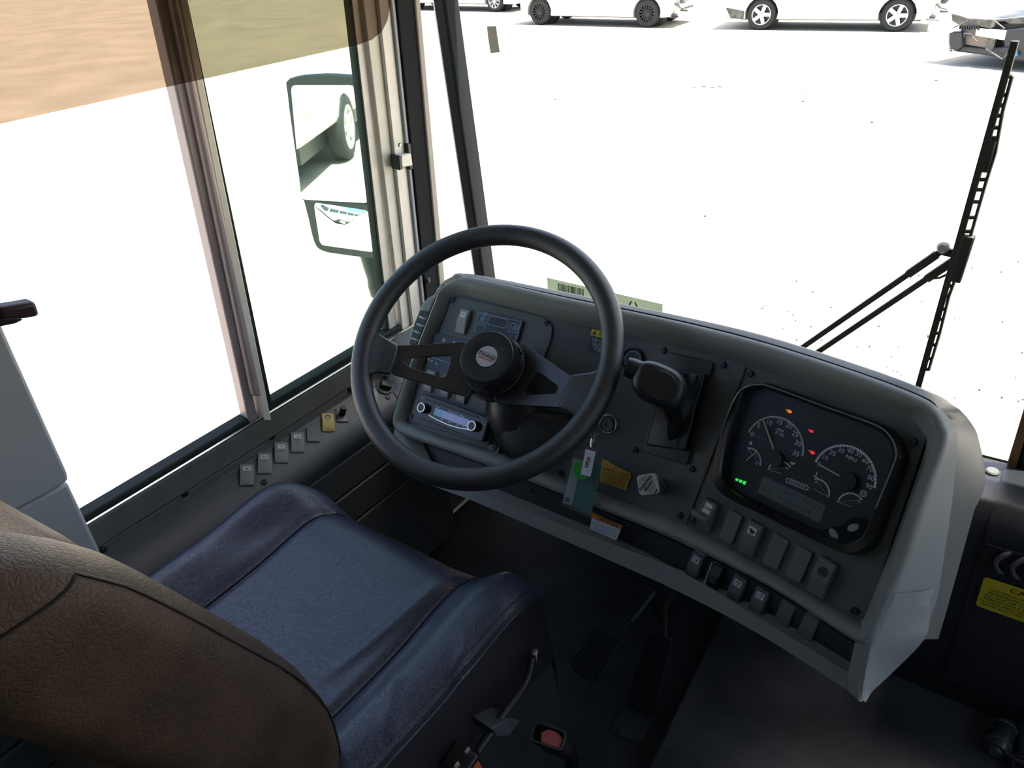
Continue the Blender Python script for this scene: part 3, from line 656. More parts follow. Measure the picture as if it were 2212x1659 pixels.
# backrest: reclined, with forward bolsters
def FRONT(z):
    T = [(0.40, 0.25), (0.55, 0.262), (0.61, 0.272), (0.68, 0.262), (0.76, 0.234), (0.85, 0.195), (0.90, 0.174), (0.966, 0.143), (1.01, 0.118), (1.08, 0.075)]
    for (a, b), (c, d) in zip(T, T[1:]):
        if z <= c: return b + (d - b) * (z - a) / (c - a)
    return 0.075
def bk_ring(t):
    z = 0.46 + 0.60 * t; fz = FRONT(z)
    rt = max(0, (t - 0.80) / 0.20); q = math.sqrt(max(0.0, 1 - rt ** 2.2))
    hw = 0.275 * (0.90 + 0.10 * q) if t < 1 else 0.2
    hw = 0.268 - 0.035 * (1 - q); th = 0.185 * (0.25 + 0.75 * q)
    pts = []; N_ = 64
    for k in range(N_):
        a = 2 * math.pi * k / N_; c_, s_ = math.cos(a), math.sin(a); e = 0.34
        x = math.copysign(abs(c_) ** e, c_) * hw; y = math.copysign(abs(s_) ** 0.42, s_) * th / 2
        xn = abs(x) / hw
        if y > 0: y -= 0.055 * math.exp(-(xn / 0.52) ** 4) * q
        bulge = 0.012 * math.sin(min(1, max(0, t)) * math.pi) * (xn ** 6)
        x += math.copysign(bulge, x)
        pts.append(Vector((SX + x, fz - 0.088 + y + 0.10 * (x - 0.26), z)))
    return pts
ts = [0, 0.05, 0.12, 0.2, 0.3, 0.4, 0.5, 0.6, 0.7, 0.78, 0.84, 0.89, 0.93, 0.96, 0.98, 0.995, 1.0]
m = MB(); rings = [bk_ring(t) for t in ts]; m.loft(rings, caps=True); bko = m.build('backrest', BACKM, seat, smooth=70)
def bkpt(t, a, out=0.001):
    r = bk_ring(t); k = int(a / (2 * math.pi) * 64) % 64; p = r[k]; c_ = sum(r, Vector()) / 64; return p + (p - c_).normalized() * out
m = MB(); m.tube(cm([bkpt(t, rad(34)) for t in ts[1:12] + [0.90]], 2), 0.0013, 6); m.build('seam', PIPE, bko)
m = MB(); m.tube(cm([bkpt(0.90, rad(a)) for a in range(-64, 36, 7)], 2), 0.0013, 6); m.build('seam', PIPE, bko)
# recline lever and its bracket on the near side of the seat
m = MB(); lv = [at(1150, 1420, 'x', -0.50), at(1132, 1480, 'x', -0.495), at(1075, 1560, 'x', -0.49), at(1030, 1625, 'x', -0.49)]
m.tube(cm(lv, 4), [0.005] + [0.007] * 11 + [0.006], 8); m.build('adjust_lever', BLACK, seat, smooth=60)
m = MB(); m.bar(at(1157, 1410, 'x', -0.505), at(1153, 1422, 'x', -0.50), 0.010, 0.016); m.build('lever_tip', STEEL, seat, bevel=0.002)
m = MB(); pm = [(1062, 1575), (1100, 1552), (1127, 1556), (1100, 1592), (1075, 1594)]
m.add([at(*p, 'x', -0.48) for p in pm] + [at(*p, 'x', -0.48) + Vector((-0.05, 0, 0)) for p in pm], [(0, 1, 2, 3, 4), (9, 8, 7, 6, 5)] + [(i, (i + 1) % 5, 5 + (i + 1) % 5, 5 + i) for i in range(5)]); m.build('lever_bracket', mat('bracket_grey', (0.07, 0.075, 0.08), 0.4), seat, bevel=0.003)
# ================================================================== outside: sloping lot and parked cars
GN = Vector((0.06994397, 0.02693426, 0.99718724)).normalized(); GD = 2.45
def gp(px, py):
    r = ray(px, py); return CAM + r * (-GD / r.dot(GN))
gx = (Vector((1, 0, 0)) - GN * GN.x).normalized(); GM = Fr(CAM - GN * GD, gx, GN.cross(gx))
m = MB(); m.prism([(-70, -60), (70, -60), (70, 90), (-70, 90)], GM, -0.2, 0.0); struct(m.build('ground', GROUND), 'bright sandy parking lot ground')
def wheel(parent, M, R, wd, spokes, rimmat, hub=True):
    """M: wheel centre, z pointing outward"""
    t = MB(); t.lathe([(R * 0.66, wd / 2), (R * 0.72, wd / 2 + 0.004), (R * 0.93, wd / 2 - 0.005), (R, wd / 2 - 0.045), (R, -wd / 2 + 0.045), (R * 0.93, -wd / 2 + 0.005), (R * 0.66, -wd / 2), (R * 0.64, 0), (R * 0.66, wd / 2)], M, 40, caps=False)
    to = t.build('tyre', TYRE, parent, smooth=50)
    r = MB(); r.lathe([(R * 0.60, -wd / 2), (R * 0.67, wd / 2 - 0.01), (R * 0.67, wd / 2 + 0.002), (R * 0.62, wd / 2), (R * 0.595, wd / 2 - 0.06), (R * 0.55, -wd / 2)], M, 36, caps=False)
    ro_ = r.build('rim', rimmat, parent, smooth=40)
    d = MB(); d.lathe([(0.001, -0.02), (R * 0.60, -0.02), (R * 0.60, -0.03), (0.001, -0.03)], M, 24); d.build('brake_disc', CARD, ro_)
    for k in range(spokes):
        a = 2 * math.pi * k / spokes; Mk = M @ Matrix.Rotation(a, 4, 'Z'); w0, w1 = (0.062, 0.034) if spokes <= 6 else (0.016, 0.014)
        s = MB(); s.prism([(0.03, -w0 * 0.7), (R * 0.62, -w1 * 1.3), (R * 0.62, w1 * 1.3), (0.03, w0 * 0.7)], Mk, wd / 2 - 0.045, wd / 2 - 0.012); s.build('spoke', rimmat, ro_, bevel=0.004)
    h = MB(); h.lathe([(0.001, wd / 2 + 0.002), (0.03, wd / 2), (0.055, wd / 2 - 0.015), (0.055, wd / 2 - 0.05), (0.001, wd / 2 - 0.05)], M, 20); h.build('hub_cap', rimmat, ro_)
def car(name, label, pr, pf, R, paint, rims, spokes, H=1.55, rear=0.75, front=0.75, clad=False, torn=True, width=1.8):
    """a parked car seen from its right side: pr, pf = ground points under the near rear and front wheels; nose towards pf"""
    X = (pf - pr).normalized(); Y = GN.cross(X).normalized()          # Y = away from the bus
    X = Y.cross(GN).normalized(); wb = (pf - pr).length
    M = Matrix((X, Y, GN)).transposed().to_4x4(); M.translation = pr
    c = thing(name, label, 'car', pr)
    hw = width
    def P(x, y, z): return M @ Vector((x, y, z))
    AR = R * 1.16
    def arch(cx, z0):
        out = []
        a0 = math.asin(max(-1, min(1, (z0 - R) / AR)))
        for k in range(13):
            a = math.pi - a0 - (math.pi - 2 * a0) * k / 12; out.append((cx + AR * math.cos(a), R + AR * math.sin(a)))
        return out
    zs = 0.24
    low = [(-rear, 0.36), (-rear + 0.12, zs)] + arch(0, zs) + arch(wb, zs) + ([(wb + front - 0.28, zs + 0.03), (wb + front - 0.22, 0.55), (wb + front - 0.12, 0.80)] if torn else [(wb + front - 0.1, zs), (wb + front, 0.45), (wb + front - 0.03, 0.75)])
    topc = [(wb + front - 0.35, 0.92), (wb - 0.25, 1.04), (-rear + 0.05, 1.06), (-rear - 0.03, 0.8)]
    prof = low + topc
    b = MB(); n = len(prof); rings = []
    for (y, ins) in ((0.0, 0.05), (0.02, 0.015), (0.07, 0.0), (hw - 0.07, 0.0), (hw - 0.02, 0.015), (hw, 0.05)):
        rr = []
        for (x, z) in prof:
            zz = z - ins if z > 0.85 else z + (ins * 0.6 if z < 0.4 else 0); rr.append(P(x, y + (0.05 * max(0, (z - 0.75)) if y < hw / 2 else -0.05 * max(0, z - 0.75)), zz))
        rings.append(rr)
    b.loft(rings, caps=True); b.build('body', paint, c, smooth=40)
    gh = [(-rear + 0.10, 1.02), (-rear + 0.35, H), (wb - 1.25, H), (wb - 0.42, 1.02)]
    g = MB(); rings = []
    for (z, ins) in ((1.0, 0.06), (H - 0.05, 0.20), (H, 0.28)):
        f = (z - 1.02) / (H - 1.02); xa = -rear + 0.10 + 0.25 * f; xb = wb - 0.42 - 0.83 * f
        rings.append([P(xa, ins, z), P(xb, ins, z), P(xb, hw - ins, z), P(xa, hw - ins, z)])
    g.loft(rings, caps=True); g.build('cabin', paint, c, bevel=0.04)
    for (x0, x1) in ((0.02, 0.31), (0.35, 0.64), (0.68, 0.93)):
        w = MB(); q = []
        for (z, ins) in ((1.07, 0.068), (H - 0.10, 0.185)):
            f = (z - 1.02) / (H - 1.02); xa = -rear + 0.12 + 0.25 * f; xb = wb - 0.45 - 0.83 * f
            q += [P(xa + (xb - xa) * x0, ins - 0.008, z), P(xa + (xb - xa) * x1, ins - 0.008, z)]
        w.add(q + [p + Y * 0.02 for p in q], [(0, 1, 3, 2), (4, 6, 7, 5), (0, 4, 5, 1), (1, 5, 7, 3), (3, 7, 6, 2), (2, 6, 4, 0)]); w.build('side_window', CARG, c)
    u = MB(); u.box((wb / 2, hw / 2, 0.30), (wb + rear + front - 0.8, hw - 0.25, 0.16), M); u.build('underbody', CARD, c)
    for x in (0, wb):
        ib = MB(); ib.lathe([(0.001, 0), (AR * 0.985, 0), (AR * 0.985, -0.30), (0.001, -0.30)], Fr(P(x, 0.34, R), X, GN), 24); ib.build('wheel_well', CARD, c)
    for x in (0, wb):
        for y, s in ((0.11, 1), (hw - 0.11, -1)):
            Mw = Fr(P(x, y, R), X * s, GN)
            wheel(c, Mw, R, 0.21, spokes, rims)
    for x in (wb * 0.36, wb * 0.68):
        d = MB(); d.box((x, 0.012, 0.62), (0.007, 0.012, 0.70), M); d.build('door_gap', CARD, c)
    s = MB(); s.box((wb / 2, 0.055, 0.285), (wb - 2 * AR - 0.03, 0.06, 0.07), M); s.build('sill', paint if not clad else CREAM, c, bevel=0.015)
    if clad:
        s = MB(); s.prism([(-rear + 0.0, 0.50), (-rear + 0.14, 0.26), (-AR - 0.02, 0.24), (-AR - 0.02, 0.42)], M @ Matrix.Translation((0, 0.0, 0)) @ Matrix.Rotation(rad(90), 4, 'X'), -0.08, 0.02); s.build('bumper_cladding', WRECK, c)
    # torn front end
    if torn:
        xf = wb + front
        for (nm, cx_, cy_, cz, sx_, sy_, sz, mt) in (('bumper_beam', xf - 0.14, hw / 2, 0.52, 0.12, hw - 0.3, 0.12, STEEL), ('radiator', xf - 0.26, hw / 2, 0.60, 0.10, hw - 0.6, 0.45, CARD), ('crash_bracket', xf - 0.17, 0.20, 0.44, 0.16, 0.06, 0.30, CARW), ('lamp_bracket', xf - 0.06, 0.26, 0.62, 0.12, 0.16, 0.10, WRECK),
                                                     ('splash_shield', xf - 0.30, 0.16, 0.30, 0.30, 0.22, 0.05, CARD), ('tow_bar', xf - 0.05, 0.32, 0.40, 0.26, 0.04, 0.05, WRECK), ('hood_edge', xf - 0.20, hw / 2, 0.88, 0.30, hw - 0.2, 0.06, paint)):
            s = MB(); s.box((cx_, cy_, cz), (sx_, sy_, sz), M); s.build(nm, mt, c, bevel=0.01)
        for (a, b, r) in (((xf - 0.30, 0.06, 0.66), (xf - 0.10, 0.10, 0.50), 0.02), ((xf - 0.10, 0.10, 0.50), (xf + 0.04, 0.14, 0.46), 0.015), ((xf - 0.32, 0.05, 0.60), (xf - 0.33, 0.05, 0.26), 0.012), ((xf - 0.33, 0.05, 0.26), (xf - 0.06, 0.10, 0.24), 0.012), ((xf - 0.12, 0.12, 0.75), (xf + 0.02, 0.2, 0.62), 0.03)):
            s = MB(); s.tube([P(*a), P(*b)], r, 6); s.build('bent_rod', WRECK, c)
    return c
car('parked_car', 'white car with black wheels and torn front bumper parked outside', gp(1165, 54), gp(1395, 60), 0.34, CARW, BLKRIM, 15, rear=0.62, front=0.95)
car('parked_car', 'white car with silver five-spoke wheels parked beside the wreck', gp(1640, 65), gp(1930, 69), 0.345, CARW, ALLOY, 5, clad=True, rear=0.88, front=0.95)
car('parked_car', 'white car with silver multi-spoke wheels partly hidden behind the pillar', gp(880, 22), gp(1068, 26), 0.34, CARW, ALLOY, 9, torn=False, rear=0.9, front=0.9)
# ================================================================== things set into the dash
def qF(f, q, h=0.0):
    """frame and size of a rectangle given by its TL, TR, BR, BL corners on surface f"""
    p = [f(x, y, h) for x, y in q]; c = sum(p, Vector()) / 4; x = (p[1] - p[0] + p[2] - p[3]) / 2; y = (p[0] - p[3] + p[1] - p[2]) / 2
    return Fr(c, x, y), x.length, y.length
def screw(parent, M, r=0.0055):
    m = MB(); m.lathe([(0.0001, 0.0015), (r * 0.35, 0.0015), (r * 0.4, 0.003), (r * 0.85, 0.0028), (r, 0.0005), (r, -0.002)], M, 14); return m.build('screw', BLACK, parent)
def rocker(parent, M, w=0.022, h=0.046, mt=SWG, icon=None, words=(), dots=True, lift=1.0, name='rocker_switch', iconfn=None):
    pr = [(-h / 2, -0.002), (-h / 2, 0.004 * lift), (-h * 0.47, 0.005 * lift), (0.0, 0.0105 * lift), (h * 0.46, 0.0075 * lift), (h / 2, 0.006 * lift), (h / 2, -0.002)]
    m = MB(); n = len(pr); vs = [M @ Vector((sx * w / 2, y, z)) for sx in (-1, 1) for y, z in pr]
    m.add(vs, [list(range(n)), list(range(n, 2 * n))[::-1]] + [(i, (i + 1) % n, n + (i + 1) % n, n + i) for i in range(n)])
    o = m.build(name, mt, parent, smooth=25, bevel=0.0012)
    a = math.atan2(0.003 * lift, h * 0.46); Mi = M @ Matrix.Translation((0, h * 0.25, 0.0091 * lift)) @ Matrix.Rotation(-a, 4, 'X')
    if icon:
        m = MB(); m.prism(rrect(w * 0.56, h * 0.22, 0.001, 2), Mi, -0.0005, 0.0006); m.build('icon_plate', WHITE, o)
        m = MB()
        if icon == 'L': m.prism([(-0.003, -0.003), (0.004, -0.003), (0.004, 0.002), (0.0028, 0.002), (0.0028, -0.0018), (-0.003, -0.0018)], Mi, 0.0006, 0.0009)
        elif icon == 'box': m.frame(rrect(0.009, 0.0045, 0.0008, 2, 0.001, -0.0005), rrect(0.0075, 0.003, 0.0005, 2, 0.001, -0.0005), Mi, 0.0006, 0.0009); m.prism([(-0.005, 0.003), (-0.0035, 0.0015), (-0.003, 0.002), (-0.0045, 0.0035)], Mi, 0.0006, 0.0009)
        elif icon == 'horn': m.prism([(-0.005, 0.001), (-0.001, 0.004), (-0.001, 0.002), (0.005, 0.001), (0.004, -0.003), (0, -0.0045), (-0.003, -0.002)], Mi, 0.0006, 0.0009)
        elif icon == 'cruise': m.frame(circ(0.0034, 12), circ(0.0025, 12), Mi, 0.0006, 0.0009); m.prism([(-0.001, -0.001), (0.004, 0.0028), (0.0032, 0.0034)], Mi, 0.0006, 0.0009)
        elif icon == 'lamp': m.frame(rrect(0.0075, 0.0045, 0.0015, 3), rrect(0.0058, 0.003, 0.001, 3), Mi, 0.0006, 0.0009); m.prism([(0.001, -0.0012), (0.003, 0), (0.001, 0.0012)], Mi, 0.0006, 0.0009)
        elif icon == 'seat': m.frame(rrect(0.0085, 0.005, 0.0005, 2), rrect(0.0072, 0.0038, 0.0004, 2), Mi, 0.0006, 0.0009); m.prism([(-0.002, -0.002), (0, 0.001), (0.002, -0.002)], Mi, 0.0006, 0.0009)
        elif icon == 'dots': m.prism(circ(0.0009, 8, -0.001, 0), Mi, 0.0006, 0.0009); m.prism(circ(0.0009, 8, 0.0015, 0), Mi, 0.0006, 0.0009)
        m.build('icon', DPRINT, o)
    if words:
        m = MB(); b = math.atan2(0.0055 * lift, h * 0.47)
        for k, (t, yy) in enumerate(words):
            z = (0.0105 - abs(yy) / 0.47 * (0.0055 if yy < 0 else 0.003)) * lift
            Mt = M @ Matrix.Translation((0, yy * h, z)) @ Matrix.Rotation(b if yy < 0 else -a, 4, 'X')
            addtext(m, t, Mt, 0.0042, z=0.0006, sx=0.9)
        m.build('lettering', DPRINT, o, smooth=10)
    if dots:
        m = MB(); b = math.atan2(0.0055 * lift, h * 0.47)
        for yy in (-0.24, -0.36):
            for xx in (-0.33, -0.11, 0.11, 0.33):
                Mt = M @ Matrix.Translation((xx * w, yy * h, (0.0105 - abs(yy) / 0.47 * 0.0055) * lift)) @ Matrix.Rotation(b, 4, 'X'); m.prism(circ(0.0007, 6), Mt, 0, 0.0005)
        d = m.build('grip_dots', GPRINT, o); d['kind'] = 'stuff'
    return o
def blank(parent, M, w=0.023, h=0.045, mt=SWD):
    m = MB(); m.prism(rrect(w, h, 0.003, 3), M, -0.002, 0.0035, 0.0008); return m.build('blank_plate', mt, parent, smooth=25)
# --- climate panel in front of the driver
m = MB(); dpoly(m, roundpoly([(973, 651), (992, 641), (1172, 684), (1193, 702), (1191, 730), (1100, 976), (883, 908)], 10), 0.0, 0.0025); m.build('climate_panel', FACE, dash, bevel=0.0008)
for p in ((978, 649), (1181, 698), (888, 899)): screw(dash, dF(*p, 0.0025))
rocker(dash, dF(1003, 695, 0.0025), 0.024, 0.050, SWG, 'dots', (('----', 0.0), ('------', -0.10)))
q = [(1035, 672), (1133, 695), (1119, 741), (1020, 717)]; M_, w_, h_ = qF(ds, q, 0.0025)
m = MB(); m.prism(rrect(w_, h_, 0.002, 2), M_, 0, 0.005, 0.0006); hv = m.build('climate_display', NAVYP, dash)
m = MB(); m.frame(rrect(w_ * 0.95, h_ * 0.92, 0.002, 3), rrect(w_ * 0.93, h_ * 0.885, 0.002, 3), M_, 0.005, 0.0054)
for (cx_, cy_, ww, hh) in ((-0.33, 0.20, 0.22, 0.40), (0.0, 0.20, 0.40, 0.42), (0.345, 0.10, 0.20, 0.40), (-0.33, -0.27, 0.22, 0.38)):
    m.frame(rrect(w_ * ww, h_ * hh, 0.003, 3, cx_ * w_, cy_ * h_), rrect(w_ * ww - 0.0016, h_ * hh - 0.0016, 0.0025, 3, cx_ * w_, cy_ * h_), M_, 0.005, 0.0054)
for a in range(4):
    xx, yy = 0.0042 * math.cos(rad(45 + 90 * a)), 0.0042 * math.sin(rad(45 + 90 * a)); m.frame(circ(0.0030, 10, -0.33 * w_ + xx, 0.20 * h_ + yy), circ(0.0022, 10, -0.33 * w_ + xx, 0.20 * h_ + yy), M_, 0.005, 0.0054)
addtext(m, '1/0', M_, 0.013, 0.345 * w_, 0.10 * h_, 0.0054); m.build('print', mat('pale_blue_print', (0.36, 0.46, 0.55), 0.5), hv, smooth=10)
m = MB(); m.prism([(0.012 * math.cos(k * 0.52) * 0.5 - 0.30 * w_, 0.005 * math.sin(k * 0.52) * 0.5 + 0.455 * h_) for k in range(12)], M_, 0.005, 0.0056); m.build('blue_key', mat('blue_key', (0.08, 0.22, 0.50), 0.4), hv)
q = [(951, 722), (1072, 752), (1040, 822), (915, 790)]; M_, w_, h_ = qF(ds, q, 0.0025)
m = MB(); m.prism(rrect(w_, h_, 0.004, 3), M_, 0, 0.004, 0.0006); sp_ = m.build('slider_panel', NAVYP, dash)
m = MB(); c_ = loc2(M_, ds(959, 735, 0.0065))
for a in range(4): m.prism([(c_[0] + 0.0045 * math.cos(rad(90 * a + b)) * s, c_[1] + 0.0045 * math.sin(rad(90 * a + b)) * s) for b, s in ((0, 0.25), (-5, 1.0), (45, 1.0), (50, 0.4))], M_, 0.004, 0.0045)
c_ = loc2(M_, ds(981, 740, 0.0065)); m.prism([(c_[0] - 0.003, c_[1] - 0.002), (c_[0] + 0.003, c_[1] - 0.002), (c_[0] + 0.003, c_[1] + 0.001), (c_[0], c_[1] + 0.003), (c_[0] - 0.003, c_[1] + 0.001)], M_, 0.004, 0.0045)
for (px, py, kind) in ((917, 772, 'd'), (926, 776, 'o'), (933, 779, 'o'), (943, 785, 'u')):
    x, y = loc2(M_, ds(px, py, 0.0065)); r = 0.0036
    if kind == 'd': m.prism([(x - r, y + r * 0.5), (x, y - r * 0.6), (x + r, y + r * 0.5)], M_, 0.004, 0.0045)
    if kind == 'u': m.prism([(x - r, y - r * 0.5), (x + r, y - r * 0.5), (x, y + r * 0.6)], M_, 0.004, 0.0045)
    if kind == 'o': m.frame([(x - r * .9, y), (x, y - r * .9), (x + r * .9, y), (x, y + r * .9)], [(x - r * .5, y), (x, y - r * .5), (x + r * .5, y), (x, y + r * .5)], M_, 0.004, 0.0045)
m.build('print', WHITE, sp_)
a, b = ds(924, 768, 0.0068), ds(970, 785, 0.0068); m = MB(); m.bar(a, b, 0.0012, 0.003, NL); m.build('slider_slot', mat('slot_blue', (0.25, 0.35, 0.45), 0.4), sp_)
for i, (p, ic) in enumerate((((931, 824), 'box'), ((967, 836), None), ((1003, 848), None))): rocker(dash, dF(*p, 0.0025), 0.022, 0.044, SWG, ic, ())
m = MB(); dpoly(m, [(1059, 958), (1080, 966), (1075, 982), (1053, 975)], 0.0, 0.006); m.build('radio_bracket', FACE, dash, bevel=0.001)
screw(dash, dF(1067, 967, 0.006), 0.0065)
# --- seams and screws of the centre and gauge panels
for a, b in (((1611, 792), (1482, 1131)),):
    pts = [ds(a[0] + (b[0] - a[0]) * t / 12, a[1] + (b[1] - a[1]) * t / 12, 0.0002) for t in range(13)]
    m = MB(); m.tube(pts, 0.0012, 6); m.build('panel_seam', mat('seam_dust', (0.11, 0.10, 0.09), 0.6), dash)
for p in ((1433, 757), (1562, 788), (1372, 972), (1494, 1013), (1468, 1113), (1498, 1126), (1846, 1320), (1621, 807), (1972, 955), (1211, 1021)): screw(dash, dF(*p, 0.0))
# --- gauge-panel switches
R1 = [((1531, 1113), 'door'), ((1580, 1138), 'blank'), ((1625, 1163), 'horn'), ((1677, 1191), 'blank'), ((1727, 1218), 'blank'), ((1779, 1247), 'round')]
for p, k in R1:
    M_ = dF(*p, 0.0)
    if k == 'blank': blank(dash, M_, 0.024, 0.048)
    elif k == 'horn': rocker(dash, M_, 0.024, 0.052, SWD, 'horn', (('----', -0.04), ('---', -0.12)), True)
    elif k == 'round':
        o = rocker(dash, M_, 0.025, 0.054, SWD, None, (), False, 1.3); m = MB(); Mi = M_ @ Matrix.Translation((0.001, 0.010, 0.0118)) @ Matrix.Rotation(-0.1, 4, 'X'); m.prism(circ(0.0072, 20), Mi, -0.001, 0.0006); m.build('icon', DPRINT, o)
    else:
        o = rocker(dash, M_, 0.024, 0.050, SWD, None, (), False, 1.4)
        Mi = M_ @ Matrix.Translation((0.001, 0.013, 0.0125)) @ Matrix.Rotation(-0.15, 4, 'X')
        m = MB(); m.prism(rrect(0.013, 0.016, 0.001, 2), Mi, -0.001, 0.0006); m.build('icon_plate', WHITE, o)
        m = MB(); addtext(m, 'DOOR', Mi, 0.0048, 0, 0, 0.0008, bold=0.0003); m.build('lettering', DPRINT, o, smooth=10)
        m = MB(); m.prism(roundpoly([(-0.020, -0.004), (0.012, -0.006), (0.012, 0.003), (-0.020, 0.005)], 0.003), M_ @ Matrix.Translation((0, -0.002, 0)), 0.012, 0.022, 0.002); m.build('paddle', SWD, o, bevel=0.001)
R2 = [((1505, 1222), 'lamp'), ((1549, 1244), 'black'), ((1595, 1273), 'cruise'), ((1643, 1300), 'cruise2'), ((1696, 1328), 'blank'), ((1746, 1357), 'blank')]
for p, k in R2:
    M_ = dF(*p, -0.0235)
    if k == 'blank': blank(dash, M_, 0.022, 0.042, SWD)
    elif k == 'black':
        o = rocker(dash, M_, 0.019, 0.040, BLACK, None, (), False, 1.2, 'rocker_switch'); m = MB(); Mi = M_ @ Matrix.Translation((0, -0.006, 0.0112)) @ Matrix.Rotation(0.3, 4, 'X'); addtext(m, 'PARK', Mi, 0.0052, 0, 0.0025, 0.0006); addtext(m, 'LAMPS', Mi, 0.0046, 0, -0.003, 0.0006); m.build('lettering', mat('blue_white_print', (0.30, 0.36, 0.50), 0.5), o, smooth=10)
        m = MB(); m.bar(M_ @ Vector((-0.0105, -0.021, 0.010)), M_ @ Vector((-0.0105, 0.018, 0.010)), 0.0012, 0.002); m.build('bright_edge', WHITE, o)
    else: rocker(dash, M_, 0.022, 0.046, SWD, 'lamp' if k == 'lamp' else 'cruise', ((('SET', 0.40),) if k == 'cruise2' else (('ON', 0.40),) if k == 'cruise' else ()), False)
for p in ((888, 958), (890, 985), (1150, 1060), (1152, 1105)): screw(dash, dF(*p, -0.023), 0.0045)
# side air vent at the far end of the dash
vq = [(912, 655), (931, 641), (941, 646), (900, 747), (880, 747), (893, 700)]
m = MB(); v3 = [ds(*p, -0.004) for p in vq]; m.add(v3 + [p + Vector((0.0, 0.08, 0)) for p in v3], [tuple(range(6)), tuple(range(11, 5, -1))] + [(i, (i + 1) % 6, 6 + (i + 1) % 6, 6 + i) for i in range(6)]); vent = m.build('side_vent', BLACK, dash, bevel=0.003)
m = MB(); cap_ = [ds(*p, 0.004) for p in ((912, 657), (920, 646), (931, 640), (940, 645), (928, 676), (904, 672))]; m.add(cap_ + [p + Vector((0, 0.09, -0.005)) for p in cap_], [tuple(range(6)), tuple(range(11, 5, -1))] + [(i, (i + 1) % 6, 6 + (i + 1) % 6, 6 + i) for i in range(6)]); m.build('vent_cap', TRIM, dash, bevel=0.005)
for k in range(5):
    y = 684 + k * 15.5; xa = 906 - k * 5.4; m = MB(); m.tube([ds(xa, y, 0.002), ds(xa + 10, y + 4, 0.006), ds(xa + 18, y + 6, 0.002)], 0.0022, 6); m.build('vent_slat', mat('vent_grey', (0.30, 0.31, 0.30), 0.4) if k == 0 else MATS['vent_grey'], vent)

# ------------------------------------------------------------------ radio
q = [(911, 849), (1055, 905), (1043, 954), (897, 898)]; M_, w_, h_ = qF(ds, q, 0.022)
rd = thing('car_radio', 'black car radio with blue lit display and two ringed knobs', 'radio', M_.translation)
m = MB(); m.prism(rrect(w_ * 1.05, h_ * 1.07, 0.003, 2, 0.003, -0.0005), M_, -0.0170, -0.012); m.build('sleeve', BLACK, rd, bevel=0.001)
m = MB(); m.prism(rrect(w_, h_, 0.004, 3), M_, -0.014, 0.0, 0.0015); m.build('faceplate', BLKG, rd)
def rl(px, py): return loc2(M_, atp(px, py, M_.translation, M_.to_3x3() @ Vector((0, 0, 1))))
for (px, py) in ((917, 882), (1026, 921)):
    x, y = rl(px, py); Mk = M_ @ Matrix.Translation((x, y, 0)); m = MB(); m.lathe([(0.0105, -0.002), (0.0098, 0.009), (0.0090, 0.011), (0.0001, 0.011)], Mk, 28); k_ = m.build('knob', BLKG, rd)
    m = MB(); m.frame(circ(0.0094, 28), circ(0.0080, 28), Mk, 0.0105, 0.0118); m.build('lit_ring', RING, k_)
x0, y0 = rl(938, 880); x1, y1 = rl(1013, 922)
dq = [rl(941, 881), rl(1014, 907), rl(1010, 923), rl(937, 896)]
m = MB(); m.prism(dq[::-1], M_, 0.0, 0.0006); m.build('display', LCD, rd)
m = MB(); dk = [rl(941, 881), rl(957, 886.5), rl(953, 901.5), rl(937, 896)]; m.prism(dk[::-1], M_, 0.0006, 0.0009); m.build('display_icon', mat('lcd_teal', (0.1, 0.2, 0.3), 0.3, emit=(0.2, 0.5, 0.8), estr=0.12), rd)
m = MB(); m.prism([rl(920, 859), rl(1036, 899.5), rl(1035, 905), rl(919, 864.5)][::-1], M_, 0.0, 0.0004); m.build('disc_slot', DPRINT, rd)
m = MB(); m.tube([M_ @ Vector((*rl(px, py), 0.001)) for px, py in ((927, 897), (945, 907), (968, 917.5), (992, 924.5), (1014, 928))], 0.0008, 6); m.build('lit_arc', RING, rd)
m = MB(); x, y = rl(979, 891); addtext(m, 'Panasonic', M_, 0.0062, x, y, 0.0005, sx=0.9, bold=0.0002)
for (px, py, ww) in ((946, 879, 0.010), (997, 898, 0.014), (912, 859, 0.005), (911, 869, 0.004), (909, 873, 0.004), (907, 876, 0.003), (1046, 917, 0.007), (955, 906, 0.007), (972, 912, 0.009), (989, 918, 0.008), (1001, 922, 0.005), (1011, 925, 0.006)):
    x, y = rl(px, py); m.prism(rrect(ww, 0.0016, 0.0003, 1, x, y), M_, 0.0, 0.0005)
m.build('lettering', WHITE, rd, smooth=10)

# ------------------------------------------------------------------ small air gauge, shifter
M_ = dF(1367, 777, 0.0); ag = thing('air_gauge', 'small round air gauge half hidden behind the wheel rim', 'gauge', M_.translation)
m = MB(); m.frame(circ(0.0205, 28), circ(0.0178, 28), M_, 0, 0.006); m.build('bezel', BLACK, ag, bevel=0.001)
m = MB(); m.prism(circ(0.0180, 28), M_, 0, 0.002); m.build('dial', CLFACE, ag)
m = MB()
for k in range(17):
    a = rad(225 - k * 270 / 16); r0, r1 = 0.0135, 0.016; m.prism([(r0 * math.cos(a - .04), r0 * math.sin(a - .04)), (r1 * math.cos(a - .04), r1 * math.sin(a - .04)), (r1 * math.cos(a + .04), r1 * math.sin(a + .04)), (r0 * math.cos(a + .04), r0 * math.sin(a + .04))], M_, 0.002, 0.0024)
tk = m.build('tick_marks', DIALW, ag); tk['kind'] = 'stuff'
m = MB(); m.bar(M_ @ Vector((0.006, -0.007, 0.003)), M_ @ Vector((-0.009, 0.0105, 0.003)), 0.0014, 0.001); m.build('needle', mat('green_needle', (0.03, 0.30, 0.06), 0.4), ag)

